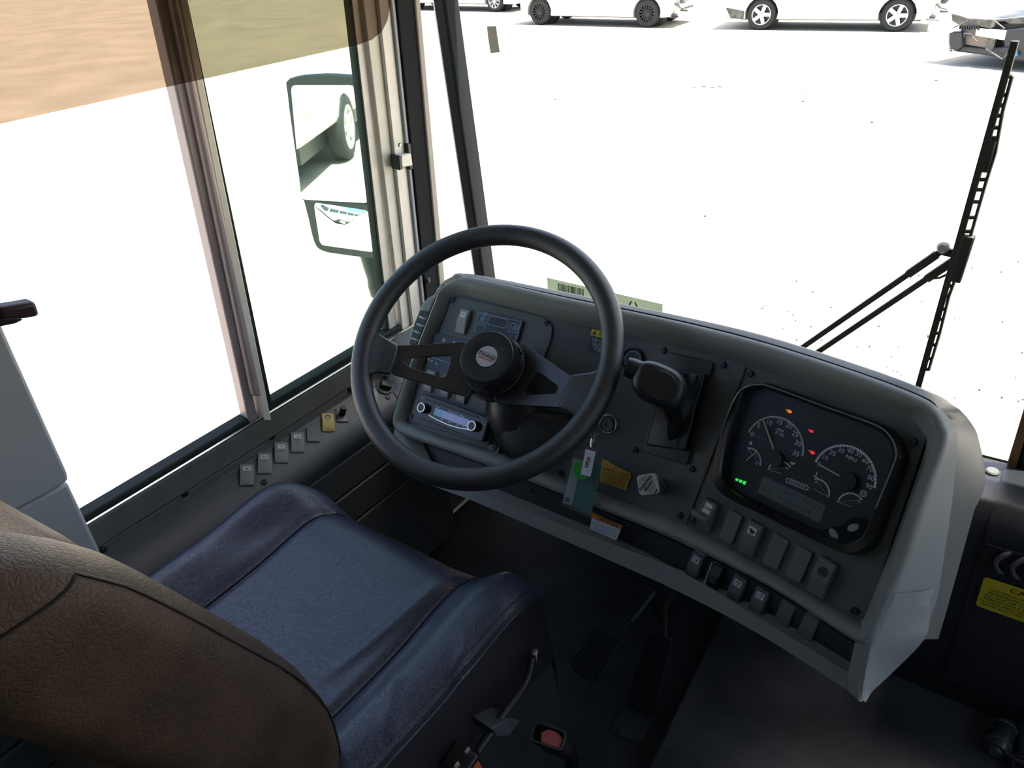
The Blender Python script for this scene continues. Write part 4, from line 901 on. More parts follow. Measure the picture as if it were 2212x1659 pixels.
gs = thing('gear_selector', 'black gear selector with T-shaped handle in a tall dark plate', 'gear lever', ds(1435, 1000))
m = MB(); dpoly(m, roundpoly([(1384, 974), (1440, 760), (1541, 782), (1484, 1005)], 9), 0.0, 0.004); m.build('base_plate', BLACK, gs, bevel=0.001)
m = MB(); dpoly(m, roundpoly([(1395, 962), (1437, 797), (1524, 807), (1503, 880), (1480, 975), (1440, 968)], 8), 0.004, 0.020); m.build('gate_housing', mat('gate_black', (0.022, 0.023, 0.026), 0.28), gs, bevel=0.003)
m = MB(); dpoly(m, [(1440, 960), (1452, 850), (1478, 852), (1462, 964)], 0.0195, 0.0215); m.build('gate_slot', DPRINT, gs)
m = MB(); dpoly(m, roundpoly([(1475, 806), (1506, 808), (1500, 832), (1473, 830)], 6), 0.0195, 0.023); m.build('button_recess', BLKG, gs)
KC = ds(1424, 832, 0.095); kr = Vector((CR.x, CR.y, CR.z)); kx_ = (DL * 0.5 + DR * 0.5).normalized(); ku = (-(KC - CAM)).normalized()
KM = Fr(KC, kx_ - ku * kx_.dot(ku), ku.cross(kx_))
m = MB(); m.tube([ds(1455, 945, 0.01), ds(1456, 900, 0.05), KC + KM.to_3x3() @ Vector((0.018, -0.010, -0.012))], [0.011, 0.012, 0.017], 14); m.build('shaft', BLKG, gs, smooth=60)
def knobring(s, z, N_=36): return [KM @ Vector((0.0425 * s * math.copysign(abs(math.cos(a)) ** 0.75, math.cos(a)), 0.0315 * s * math.copysign(abs(math.sin(a)) ** 0.75, math.sin(a)) - 0.004 * (math.cos(a)), z)) for a in [2 * math.pi * k / N_ for k in range(N_)]]
m = MB(); m.loft([knobring(0.30, -0.026), knobring(0.72, -0.022), knobring(0.95, -0.010), knobring(1.0, 0.0), knobring(0.97, 0.010), knobring(0.86, 0.0175), knobring(0.70, 0.0205), knobring(0.30, 0.0215), knobring(0.02, 0.0215)], caps=True); m.build('handle', BLACK, gs, smooth=60)
m = MB(); m.loft([[KM @ Vector((0.028 * math.cos(a), 0.022 * math.sin(a), 0.0208)) for a in [k * math.pi / 16 for k in range(32)]], [KM @ Vector((0.0272 * math.cos(a), 0.0213 * math.sin(a), 0.0222)) for a in [k * math.pi / 16 for k in range(32)]]], caps=True); m.build('handle_badge', mat('badge_black', (0.018, 0.018, 0.02), 0.42), gs)
Ms = KM @ Matrix.Translation((-0.043, 0.010, -0.002)) @ Matrix.Rotation(rad(-90), 4, 'Y')
m = MB(); m.lathe([(0.016, -0.012), (0.0165, 0.004), (0.015, 0.013), (0.0001, 0.014)], Ms, 22); m.build('thumb_button', BLACK, gs, smooth=50)

# ------------------------------------------------------------------ ignition, keys and tags
ig = thing('ignition_switch', 'round ignition lock with bright ring below the steering wheel', 'ignition', ds(1312, 917))
M_ = dF(1312, 917, 0.0)
m = MB(); m.lathe([(0.0145, 0), (0.0145, 0.007), (0.0130, 0.009), (0.0095, 0.009), (0.009, 0.006), (0.0001, 0.006)], M_, 24); m.build('lock_barrel', mat('dull_steel', (0.16, 0.16, 0.16), 0.35, 0.8), ig)
m = MB(); m.box((0, 0, 0.0065), (0.0015, 0.009, 0.001), M_); m.box((0, 0, 0.0065), (0.006, 0.0015, 0.001), M_); m.build('key_slot', DPRINT, ig)
ks = thing('key_set', 'ring of keys hanging from the ignition with a clear tag numbered 0583', 'keys', ds(1275, 960, 0.045))
def kp(px, py, h=0.045): return ds(px, py, h)
def ringpts(c, M, r, n=28): return [c + M.to_3x3() @ Vector((r * math.cos(2 * math.pi * k / n), r * math.sin(2 * math.pi * k / n), 0)) for k in range(n)]
Mr = dF(1300, 930, 0.02)
m = MB(); m.tube(ringpts(ds(1313, 916, 0.014), Mr, 0.0155), 0.0011, 6, closed=True); m.build('key_ring', STEEL, ks)
m = MB(); m.tube(ringpts(ds(1283, 926, 0.030), dF(1283, 926, 0, 0.6) @ Matrix.Rotation(0.5, 4, 'Y'), 0.0115), 0.0009, 6, closed=True); m.build('key_ring', STEEL, ks)
m = MB(); m.tube([kp(1281, 936, 0.034), kp(1278, 948), kp(1276, 957), kp(1277, 966)], 0.0014, 6); m.tube([kp(1283, 938, 0.034), kp(1284, 949), kp(1279, 958)], 0.0011, 6); m.build('clip', STEEL, ks)
Mt, wt, ht = qF(ds, [(1262, 963), (1288, 970), (1282, 1033), (1256, 1026)], 0.052)
m = MB(); m.prism(rrect(wt, ht, 0.003, 3), Mt, -0.002, 0.002, 0.0005); m.build('clear_tag', CLEARP, ks)
m = MB(); m.prism(rrect(wt * 0.82, ht * 0.88, 0.001, 2, 0, -ht * 0.03), Mt, 0.0021, 0.0026); tl = m.build('paper_label', PAPER, ks)
m = MB(); addtext(m, '0583', Mt, 0.0095, -0.0012, -0.001, 0.0030, rot=rad(-97), bold=0.0003); m.build('lettering', DPRINT, tl, smooth=10)
Mg = dF(1257, 1016, 0.046); m = MB(); m.prism(circ(0.0155, 28), Mg, 0, 0.003, 0.0005); m.build('green_disc', GREEN, ks)
ch = thing('card_holder', 'clear plastic holder with a teal and white card hanging by the keys', 'card holder', kp(1250, 1050, 0.03))
Mh, wh_, hh_ = qF(ds, [(1240, 983), (1301, 995), (1277, 1118), (1214, 1089)], 0.034)
def hp(mb, pix, z0, z1, h=0.034):
    mb.prism([loc2(Mh, atp(x, y, Mh.translation, Mh.to_3x3() @ Vector((0, 0, 1)))) for x, y in pix][::-1], Mh, z0, z1)
m = MB(); hp(m, [(1242, 975), (1262, 972), (1303, 992), (1300, 1000), (1277, 1119), (1213, 1090), (1238, 985)], 0.0012, 0.0020); m.build('clear_sleeve', CLEARP, ch)
m = MB(); hp(m, [(1239, 990), (1257, 994), (1253, 1010), (1235, 1092), (1216, 1085)], -0.0008, 0.0002); wc = m.build('white_card', PAPER, ch)
m = MB(); hp(m, [(1256, 1006), (1299, 1008), (1276, 1112), (1236, 1092)], -0.0010, 0.0000); m.build('teal_card', TEAL, ch)
m = MB(); hp(m, [(1221, 1073), (1231, 1075), (1229, 1086), (1219, 1083)], 0.0002, 0.0005); m.build('blue_square', BLUEP, wc)

# ------------------------------------------------------------------ parking brake
pb = thing('parking_brake_knob', 'white square parking brake knob on a hex nut', 'brake knob', ds(1425, 1050))
M_ = dF(1427, 1049, 0.0); m = MB(); m.prism([(0.0145 * math.cos(rad(60 * k + 20)), 0.0145 * math.sin(rad(60 * k + 20))) for k in range(6)], M_, 0, 0.009, 0.001); m.build('hex_nut', mat('nut_grey', (0.11, 0.115, 0.11), 0.4, 0.5), pb)
PC = ds(1400, 1046, 0.034); m = MB(); m.tube([M_.translation, PC], 0.008, 14); m.build('stem', mat('stem_steel', (0.15, 0.15, 0.15), 0.4, 0.6), pb)
n_ = (CAM - PC).normalized(); n_ = (n_ * 0.45 + (M_.to_3x3() @ Vector((0, 0, 1))) * 0.55).normalized()
xp = atp(1420, 1043, PC, n_) - atp(1380, 1049, PC, n_); PM = Fr(PC, xp, n_.cross(xp)); s_ = xp.length * 1.04
m = MB(); m.prism(rrect(s_, s_, s_ * 0.2, 5), PM, -0.005, 0.004, 0.001); kb = m.build('knob', mat('knob_cream', (0.55, 0.53, 0.54), 0.4), pb)
m = MB(); R45 = rad(42)
def t45(t, size, d, bold=0.0): addtext(m, t, PM, size, d * math.sin(R45), -d * math.cos(R45), 0.0046, rot=R45, bold=bold)
t45('PULL', 0.0042, -s_ * 0.40); t45('TO APPLY', 0.0042, -s_ * 0.285); t45('PARKING', 0.0072, -s_ * 0.09, 0.0004); t45('BRAKE', 0.0072, s_ * 0.11, 0.0004); t45('PUSH TO', 0.0040, s_ * 0.27); t45('RELEASE', 0.0040, s_ * 0.37)
d_ = s_ * 0.52; m.prism([(d_ * math.sin(R45) + a * math.cos(R45) - b * math.sin(R45), -d_ * math.cos(R45) + a * math.sin(R45) + b * math.cos(R45)) for a, b in ((-0.004, -0.0018), (0.004, -0.0018), (0.004, 0.0018), (0.0022, 0.0018), (0.0022, 0), (-0.004, 0))], PM, 0.004, 0.0046)
m.build('lettering', DPRINT, kb, smooth=10)

# ------------------------------------------------------------------ labels stuck on the dash
st1 = thing('fuel_label', 'yellow and black fuel caution label half behind the wheel rim', 'label', ds(1305, 745))
M_, w_, h_ = qF(ds, [(1279, 710), (1347, 727), (1344, 741), (1276, 724)], 0.0004); m = MB(); m.prism(rrect(w_, h_, 0.001, 2), M_, 0, 0.0006); m.build('header', YEL, st1)
m = MB(); addtext(m, 'CAUTION', M_, 0.0098, 0.004, 0, 0.0009, sx=0.85, bold=0.0003); m.prism([(-w_ * 0.46, -0.0035), (-w_ * 0.33, -0.0035), (-w_ * 0.395, 0.0042)], M_, 0.0006, 0.0009); m.build('lettering', DPRINT, st1, smooth=10)
M_, w_, h_ = qF(ds, [(1276, 725), (1344, 742), (1338, 774), (1271, 756)], 0.0004); m = MB(); m.prism(rrect(w_, h_, 0.001, 2), M_, 0, 0.0005); m.build('backing', NAVYP, st1)
m = MB()
for t, y in (('USE ULTRA LOW', 0.28), ('SULFUR DIESEL', -0.02), ('FUEL ONLY', -0.32)): addtext(m, t, M_, 0.0088, 0, y * h_, 0.0008, sx=0.85)
m.build('lettering', WHITE, st1, smooth=10)
st2 = thing('alarm_label', 'torn gold backing alarm warning label beside the card holder', 'label', ds(1325, 1030))
pg = [(1299, 990), (1312, 994), (1333, 1008), (1362, 1021), (1363, 1030), (1357, 1045), (1353, 1060), (1325, 1050), (1296, 1041)]
m = MB(); dpoly(m, pg, 0.0006, 0.0014); m.build('backing', GOLD, st2)
M_, w_, h_ = qF(ds, [(1302, 1008), (1360, 1026), (1353, 1058), (1297, 1040)], 0.0016); m = MB()
for t, y, s in (('ALARM MUST SOUND', 0.40, 0.0062), ('WHEN BACKING. OPERATOR', 0.14, 0.0046), ('MUST MAKE CERTAIN ALL', -0.05, 0.0046), ('IS IN WORKING BEFORE', -0.23, 0.0046), ('OPERATING THIS VEHICLE', -0.40, 0.0046)): addtext(m, t, M_, s, 0, y * h_, 0.0003, sx=0.85)
m.build('lettering', mat('brown_print', (0.09, 0.03, 0.008), 0.5), st2, smooth=10)
st3 = thing('caution_sticker', 'curling white caution sticker with orange header under the dash lip', 'sticker', ds(1310, 1138, -0.01))
def cs(px, py): t = max(0, (px - 1300) / 45); return ds(px, py, -0.017 + 0.016 * t * t)
def strip(mb, top_, bot_, off):
    rows_ = []
    for v in range(3): rows_.append([cs(top_[0][0] + (top_[1][0] - top_[0][0]) * u / 8 + (bot_[0][0] - top_[0][0]) * v / 2 * (1 - u / 8) + (bot_[1][0] - top_[1][0]) * v / 2 * u / 8, top_[0][1] + (top_[1][1] - top_[0][1]) * u / 8 + (bot_[0][1] - top_[0][1]) * v / 2 * (1 - u / 8) + (bot_[1][1] - top_[1][1]) * v / 2 * u / 8) + dn(px0, 1130) * off for u in range(9)])
    mb.loft(rows_, closed=False); mb.loft([[p - dn(px0, 1130) * 0.0006 for p in r] for r in rows_], closed=False)
px0 = 1310
m = MB(); strip(m, ((1279, 1107), (1344, 1135)), ((1278, 1119), (1341, 1144)), 0); m.build('header', ORG, st3)
m = MB(); strip(m, ((1278, 1119), (1341, 1144)), ((1274, 1142), (1331, 1168)), 0); m.build('paper', PAPER, st3)
m = MB()
for k in range(4):
    t = 0.2 + k * 0.19; a = (1281 - 4 * t + 1, 1119 + 24 * t + 2); b = (1336 - 9 * t, 1143 + 22 * t)
    m.tube([cs(a[0] + (b[0] - a[0]) * u / 6, a[1] + (b[1] - a[1]) * u / 6) + dn(1310, 1130) * 0.0004 for u in range(7)], 0.0006, 4)
m.build('print_line', mat('blue_grey_print', (0.18, 0.22, 0.32), 0.5), st3)
M_, w_, h_ = qF(lambda x, y, h: cs(x, y) + dn(1310, 1130) * h, [(1285, 1111), (1342, 1135), (1340, 1143), (1284, 1120)], 0.0012); m = MB(); addtext(m, 'CAUTION', M_, 0.0105, 0, 0, 0.0004, sx=1.0, bold=0.0003); m.build('lettering', mat('dark_red_print', (0.12, 0.015, 0.005), 0.5), st3, smooth=10)
# ================================================================== instrument cluster
CM = dF(1745, 1010, 0.0); CN = CM.to_3x3() @ Vector((0, 0, 1))
ic = thing('instrument_cluster', 'black instrument cluster with tachometer, speedometer and lit warning lamps', 'instrument cluster', CM.translation)
HC = 0.006
def cl(px, py, h=HC): return loc2(CM, atp(px, py, CM.translation + CN * h, CN))
outer = cm([Vector((*cl(x, y, 0.02), 0)) for x, y in [(1591, 849), (1612, 832), (1640, 826), (1668, 832), (1780, 873), (1890, 913), (1928, 938), (1950, 975), (1948, 1008), (1925, 1072), (1890, 1165), (1868, 1192), (1838, 1200), (1808, 1193), (1720, 1152), (1640, 1112), (1568, 1077), (1541, 1050), (1535, 1020), (1545, 965), (1562, 915)]], 3, True)
inner = cm([Vector((*cl(x, y, 0.02), 0)) for x, y in [(1606, 856), (1620, 843), (1642, 838), (1664, 843), (1775, 884), (1880, 922), (1912, 943), (1926, 972), (1923, 1000), (1903, 1060), (1876, 1135), (1858, 1162), (1836, 1172), (1810, 1168), (1728, 1133), (1650, 1096), (1583, 1061), (1563, 1040), (1560, 1014), (1569, 965), (1582, 922)]], 3, True)
o2 = [(p.x, p.y) for p in outer]; i2 = [(p.x, p.y) for p in inner]
cx_ = sum(p[0] for p in o2) / len(o2); cy_ = sum(p[1] for p in o2) / len(o2)
def R(poly, s, z): return [CM @ Vector((cx_ + (x - cx_) * s, cy_ + (y - cy_) * s, z)) for x, y in poly]
m = MB(); m.loft([R(o2, 1.0, 0.0005), R(o2, 0.995, 0.014), R(o2, 0.97, 0.022), R(i2, 1.02, 0.024), R(i2, 1.0, 0.021), R(i2, 0.995, HC)]); m.build('bezel', mat('bezel_black', (0.012, 0.012, 0.014), 0.25), ic, smooth=50)
m = MB(); m.prism([(cx_ + (x - cx_) * 1.01, cy_ + (y - cy_) * 1.01) for x, y in i2], CM, 0.001, HC); m.build('dial_face', CLFACE, ic)
ed = [(1557, 940), (1572, 895), (1592, 853), (1612, 836), (1640, 831), (1666, 836), (1780, 878), (1888, 917), (1922, 942), (1936, 974), (1930, 1004), (1892, 1098)]
m = MB(); m.tube(cm([CM @ Vector((*cl(x, y, 0.0235), 0.0235)) for x, y in ed], 4), 0.0011, 6); m.build('edge_line', mat('highlight_grey', (0.30, 0.32, 0.34), 0.25, 0.6), ic)  # reflection along the bezel edge, modelled as a pale tube
m = MB(); m.prism(i2, CM, 0.0175, 0.0185); m.build('lens', LENS, ic)
def circ3(a, b, c):
    (ax, ay), (bx, by), (qx, qy) = a, b, c; d = 2 * (ax * (by - qy) + bx * (qy - ay) + qx * (ay - by))
    ux = ((ax * ax + ay * ay) * (by - qy) + (bx * bx + by * by) * (qy - ay) + (qx * qx + qy * qy) * (ay - by)) / d
    uy = ((ax * ax + ay * ay) * (qx - bx) + (bx * bx + by * by) * (ax - qx) + (qx * qx + qy * qy) * (bx - ax)) / d
    return ux, uy, math.hypot(ax - ux, ay - uy)
def scale(name, p0, p1, p2, n, th, fill, label=None):
    a, b, c = cl(*p0), cl(*p1), cl(*p2); ux, uy, r = circ3(a, b, c)
    a0 = math.atan2(a[1] - uy, a[0] - ux); a2 = math.atan2(c[1] - uy, c[0] - ux)
    if a2 > a0: a2 -= 2 * math.pi
    m = MB()
    for k in range(n):
        s0 = a0 + (a2 - a0) * k / n; s1 = a0 + (a2 - a0) * (k + fill) / n; arc = [(ux + (r - th) * math.cos(s), uy + (r - th) * math.sin(s)) for s in (s0, (s0 + s1) / 2, s1)] + [(ux + r * math.cos(s), uy + r * math.sin(s)) for s in (s1, (s0 + s1) / 2, s0)]
        m.prism(arc, CM, HC, HC + 0.0005)
    m.frame(*[[(ux + rr * math.cos(a0 + (a2 - a0) * k / 20), uy + rr * math.sin(a0 + (a2 - a0) * k / 20)) for k in range(21)] for rr in (r, r - th * 0.22)], CM, HC, HC + 0.0004)
    o = m.build(name, DIALW, ic, smooth=10); o['kind'] = 'stuff'; return o
def needle(p0, p1, w=0.0016, mt=NEEDLE):
    m = MB(); a, b = CM @ Vector((*cl(*p0, HC + 0.004), HC + 0.004)), CM @ Vector((*cl(*p1, HC + 0.004), HC + 0.004)); m.bar(a, b, w, 0.001, CN); return m.build('needle', mt, ic)
def numbers(name, items, size, mt=DIALW):
    m = MB()
    for t, px, py in items: addtext(m, t, CM, size, *cl(px, py), HC + 0.0003)
    return m.build(name, mt, ic, smooth=10)
scale('tachometer_scale', (1616, 933), (1678, 899), (1735, 986), 70, 0.0026, 0.5)
numbers('tachometer_numerals', [('0', 1625, 938), ('5', 1639, 920), ('10', 1661, 913), ('15', 1684, 911.5), ('20', 1705, 920), ('25', 1718, 938), ('30', 1724, 958), ('35', 1719.5, 980)], 0.0105)
numbers('tachometer_unit', [('RPM', 1685.5, 930), ('X 100', 1684, 937.5)], 0.0058)
needle((1648.6, 907), (1671, 970), 0.0018)
m = MB(); m.prism(circ(0.010, 24, *cl(1679, 992)), CM, HC, HC + 0.006); m.build('needle_hub', BLACK, ic)
m = MB(); m.prism(circ(0.012, 24, *cl(1834, 1039)), CM, HC, HC + 0.006); m.build('needle_hub', BLACK, ic)
scale('speedometer_scale', (1760, 997), (1831, 961), (1891, 1056), 27, 0.0030, 0.82)
numbers('speedometer_numerals', [('0', 1769, 1003), ('10', 1782, 988.5), ('20', 1798.5, 979), ('30', 1817, 973), ('40', 1837, 974), ('50', 1855.5, 981.5), ('60', 1870, 996), ('70', 1879, 1013), ('80', 1881.5, 1033), ('90', 1877, 1051)], 0.0092)
numbers('speedometer_unit', [('MPH', 1839, 991)], 0.0078)
needle((1771, 1004.5), (1827, 1035.5), 0.0018)
scale('fuel_scale', (1615, 966.5), (1639.5, 979), (1643, 1006.5), 10, 0.0022, 0.7); needle((1612, 995), (1636, 973), 0.0012)
numbers('fuel_marks', [('F', 1617.5, 973), ('1/2', 1634, 983), ('E', 1634, 1001)], 0.0056)
scale('oil_scale', (1658.5, 1013.5), (1685, 994.5), (1709, 1009), 10, 0.0022, 0.7); needle((1659, 1014), (1688, 1023), 0.0012, mat('pink_needle', (0.36, 0.22, 0.20), 0.5))
scale('temperature_scale', (1760, 1032.5), (1785, 1044), (1791.5, 1075), 10, 0.0022, 0.7); needle((1757, 1055.5), (1790, 1074.5), 0.0012, MATS['pink_needle'])
scale('air_scale', (1808.5, 1084), (1839.5, 1064), (1864, 1079.5), 10, 0.0022, 0.7); needle((1809, 1084), (1841, 1095), 0.0012, MATS['pink_needle'])
numbers('gauge_letters', [('H', 1700, 1013), ('H', 1762, 1042), ('H', 1855, 1084)], 0.0052)
m = MB(); x, y = cl(1865, 1066); m.frame(circ(0.0045, 16, x, y), circ(0.0036, 16, x, y), CM, HC, HC + 0.0004); m.frame(circ(0.0022, 12, x, y), circ(0.0014, 12, x, y), CM, HC, HC + 0.0004)
x, y = cl(1712, 1000); m.prism([(x - 0.004, y), (x + 0.003, y + 0.001), (x + 0.005, y + 0.003), (x + 0.003, y - 0.001), (x, y - 0.003)], CM, HC, HC + 0.0004)
x, y = cl(1764, 1024); m.prism(rrect(0.0012, 0.006, 0.0004, 2, x, y), CM, HC, HC + 0.0004); m.prism(rrect(0.007, 0.0012, 0.0004, 2, x, y - 0.004), CM, HC, HC + 0.0004)
x, y = cl(1622, 957); m.prism(rrect(0.004, 0.005, 0.0006, 2, x, y), CM, HC, HC + 0.0004)
m.build('gauge_symbols', DIALW, ic)['kind'] = 'stuff'
for nm, (px, py), mt, r in (('engine_lamp', (1706, 889), LORG, 0.0042), ('stop_lamp', (1753, 931.5), LRED, 0.0036), ('brake_lamp', (1755.5, 977.5), LRED, 0.0042)):
    x, y = cl(px, py); m = MB(); m.prism([(x + r * 0.95 * math.cos(a) * (1 - 0.25 * (k % 3 == 1)), y + r * 0.6 * math.sin(a) * (1 - 0.2 * (k % 2))) for k, a in enumerate([2 * math.pi * j / 14 for j in range(14)])], CM, HC, HC + 0.0006); m.prism(rrect(r * 0.5, r * 0.35, r * 0.1, 2, x - r * 1.25, y + r * 0.1), CM, HC, HC + 0.0006); m.build(nm, mt, ic)
for k in range(3):
    x, y = cl(1592 + k * 8.0, 1035.5 + k * 3.2); s = 0.0045 + k * 0.0009; m = MB(); m.prism([(x - 0.0022, y - s / 2), (x + 0.0022, y - s / 2), (x + 0.0026, y + s / 2 * 0.8), (x - 0.0020, y + s / 2 * 0.5)], CM, HC, HC + 0.0006); m.build('green_bar', LGRN, ic)
M_, w_, h_ = qF(lambda x, y, h: CM @ Vector((*cl(x, y), HC)), [(1699, 1031), (1748, 1050), (1745, 1061), (1697, 1041)]); m = MB(); m.frame(rrect(w_, h_, h_ * 0.48, 4), rrect(w_ - 0.0018, h_ - 0.0018, h_ * 0.4, 4), M_, 0, 0.0005); m.build('badge_outline', DIALW, ic)
m = MB(); addtext(m, 'FREIGHTLINER', M_, h_ * 0.62, 0, 0, 0.0004, sx=0.88); m.build('badge_lettering', DIALW, ic, smooth=10)
M_, w_, h_ = qF(lambda x, y, h: CM @ Vector((*cl(x, y), HC)), [(1649, 1028), (1786, 1093), (1770, 1129), (1636, 1064)]); m = MB(); m.prism(rrect(w_, h_, 0.001, 1), M_, 0, 0.0004); m.build('message_display', LCDG, ic)
m = MB(); random.seed(5)
for row, y in ((0, 0.22), (1, -0.20)):
    for k in range(16):
        if random.random() < 0.62: m.prism(rrect(w_ * 0.028, h_ * 0.22, 0.0003, 1, (-0.44 + k * 0.058) * w_, y * h_), M_, 0.0004, 0.0006)
m.build('display_segments', mat('lcd_segment', (0.060, 0.072, 0.070), 0.4), ic)['kind'] = 'stuff'
pts = [(1775, 1152), (1792, 1140), (1812, 1136), (1830, 1128), (1842, 1117), (1868, 1120), (1872, 1132), (1858, 1160), (1836, 1170), (1808, 1166), (1786, 1157)]
m = MB(); m.prism([(p.x, p.y) for p in cm([Vector((*cl(x, y), 0)) for x, y in pts], 3, True)], CM, HC, HC + 0.003); m.build('button_pad', BLKG, ic)
for (px, py, rot) in ((1801, 1153, -0.45), (1843, 1140, 0.85)):
    x, y = cl(px, py, HC + 0.004); m = MB(); m.prism([(x + 0.0078 * math.cos(a) * math.cos(rot) - 0.0048 * math.sin(a) * math.sin(rot), y + 0.0078 * math.cos(a) * math.sin(rot) + 0.0048 * math.sin(a) * math.cos(rot)) for a in [k * math.pi / 10 for k in range(20)]], CM, HC + 0.003, HC + 0.0055, 0.0008); m.build('button', mat('pale_button', (0.34, 0.37, 0.38), 0.4) if 'pale_button' not in MATS else MATS['pale_button'], ic)
numbers('dim_warning_marks', [('--', 1800, 1003), ('o', 1812, 1001), ('-o-', 1832, 1004), ('----', 1842, 1013), ('o', 1852, 1026), ('--', 1855, 1039)], 0.0060, DIMRED)
# ================================================================== side console with angled switches
TH = rad(55); CNN = Vector((math.cos(TH), 0, math.sin(TH))); CP0 = Vector((-1.255, 0, 0.545))
def cf(px, py, h=0.0): return atp(px, py, CP0 + CNN * h, CNN)
CLy = Vector((-0.65, 0.61, 0.45)); CLx = CLy.cross(CNN)
CLy = (CLy - CNN * CLy.dot(CNN)).normalized(); CLx = CLy.cross(CNN).normalized()
def cfF(px, py, h=0.0): return Fr(cf(px, py, h), CLx, CLy)
sc = thing('side_console', 'grey switch console along the side wall under the window', 'console', Vector((-1.2, 0.5, 0.43)))
prof = [(-1.262, 0.5505), (-1.210, 0.5135), (-1.198, 0.503), (-1.190, 0.490), (-1.188, 0.474), (-1.194, 0.458), (-1.202, 0.442), (-1.262, 0.442)]
m = MB(); m.loft([[Vector((x, y, z)) for x, z in prof] for y in (-0.25, 0.0, 0.3, 0.6, 0.85, 1.13)], caps=True); m.build('shell', CONS, sc, smooth=40)
m = MB(); m.bar(cf(440, 1058, 0.001), cf(757, 862, 0.001), 0.003, 0.0015, CNN); m.build('edge_line', RAIL, sc)
# bridge between console and dash, with rotary mirror switch
m = MB(); br = [cf(795, 830), cf(840, 800), cf(868, 812), cf(862, 845), cf(842, 905), cf(815, 930)]
br = [Vector((-1.262, 0.86, 0.5515)), Vector((-1.262, 1.12, 0.5515)), Vector((-1.05, 1.12, 0.60)), Vector((-1.05, 0.99, 0.55)), Vector((-1.10, 0.93, 0.47)), Vector((-1.165, 0.90, 0.455))]
def bridge(y): return [Vector((-1.262, y, 0.551)), Vector((-1.20, y, 0.5075)), Vector((-1.150, y, 0.474)), Vector((-1.02, y, 0.455)), Vector((-1.02, y, 0.42)), Vector((-1.262, y, 0.42))]
m.loft([bridge(0.955), bridge(1.0), bridge(1.15)], caps=True); m.build('corner_bridge', CONS, sc, smooth=40, bevel=0.006)
m = MB(); cv = [wall(818, 735, 0.02), wall(858, 722, 0.02), at(905, 700, 'y', 1.06), at(903, 745, 'y', 1.03), at(872, 752, 'y', 1.0), wall(835, 752, 0.02)]
m.add(cv + [p + Vector((0, 0, -0.05)) for p in cv], [tuple(range(6)), tuple(range(11, 5, -1))] + [(i, (i + 1) % 6, 6 + (i + 1) % 6, 6 + i) for i in range(6)]); m.build('corner_cover', TRIM, sc, bevel=0.004)
SWS = [((533, 1027), 'seat', (('-----', 0.00), ('-----', -0.11), ('OFF', -0.45))), ((571, 1002), 'box', (('COMP', 0.0), ('OFF', -0.45))), ((607, 979), 'dots', (('INTERIOR', 0.0), ('OFF', -0.45))), ((642, 957), 'L', (('DRIVERS', 0.06), ('DOME', -0.06), ('OFF', -0.45)))]
for p, icn, wd in SWS: rocker(sc, cfF(*p), 0.028, 0.049, SWG, icn, wd, True, 0.75)
m = MB(); m.prism(rrect(0.028, 0.038, 0.002, 3), cfF(676, 939), -0.002, 0.004, 0.0008); m.build('blank_plate', SWD, sc)
o = rocker(sc, cfF(708, 914), 0.0275, 0.0465, YELS, None, (('NOISE', 0.05), ('NORMAL', -0.40)), False, 0.8)
m = MB(); Mi = cfF(708, 914) @ Matrix.Translation((0, 0.0125, 0.0075)); m.frame([(0.0068 * math.cos(a), 0.0045 * math.sin(a)) for a in [k * math.pi / 10 for k in range(20)]], [(0.0052 * math.cos(a), 0.003 * math.sin(a)) for a in [k * math.pi / 10 for k in range(20)]], Mi, -0.002, 0.0006); m.build('icon', mat('teal_print', (0.06, 0.14, 0.16), 0.5), o)
Md = cfF(739, 897); m = MB(); m.prism(rrect(0.027, 0.038, 0.0008, 1), Md, -0.002, 0.003); dk_ = m.build('delay_plate', NAVYP, sc)
m = MB(); addtext(m, 'DELAY', Md, 0.0068, 0, -0.0135, 0.0034, sx=1.0, bold=0.0002); m.prism(rrect(0.005, 0.0014, 0.0002, 1, -0.007, -0.007), Md, 0.003, 0.0035); m.prism(rrect(0.006, 0.0014, 0.0002, 1, 0.006, -0.007), Md, 0.003, 0.0035); m.prism([(-0.011, 0.016), (-0.009, 0.013), (-0.007, 0.016), (-0.009, 0.0145)], Md, 0.003, 0.0035); m.build('lettering', WHITE, dk_, smooth=10)
m = MB(); m.lathe([(0.0075, 0.003), (0.0068, 0.022), (0.0060, 0.0235), (0.0001, 0.0235)], Md @ Matrix.Translation((0, 0.002, 0)) @ Matrix.Rotation(rad(-10), 4, 'X'), 18); m.build('delay_knob', BLACK, dk_)
rocker(sc, cfF(803, 857), 0.026, 0.048, SWG, 'box', (('---', 0.0),), False, 0.75)
Mr_ = cfF(831, 836, 0.001); m = MB(); m.lathe([(0.022, -0.004), (0.021, 0.003), (0.016, 0.004), (0.0155, 0.002), (0.0001, 0.002)], Mr_, 26); rk = m.build('rotary_switch', CONS, sc)
m = MB(); m.prism(roundpoly([(-0.014, -0.006), (0.013, -0.012), (0.015, 0.004), (-0.011, 0.011)], 0.004), Mr_, 0.002, 0.016, 0.002); m.build('turn_knob', BLACK, rk, bevel=0.001)
for p in ((570, 1041), (833, 816), (838, 858)): screw(sc, cfF(*p), 0.0065)
screw(sc, Fr(cf(222, 1213), CLx, CLy), 0.0065)

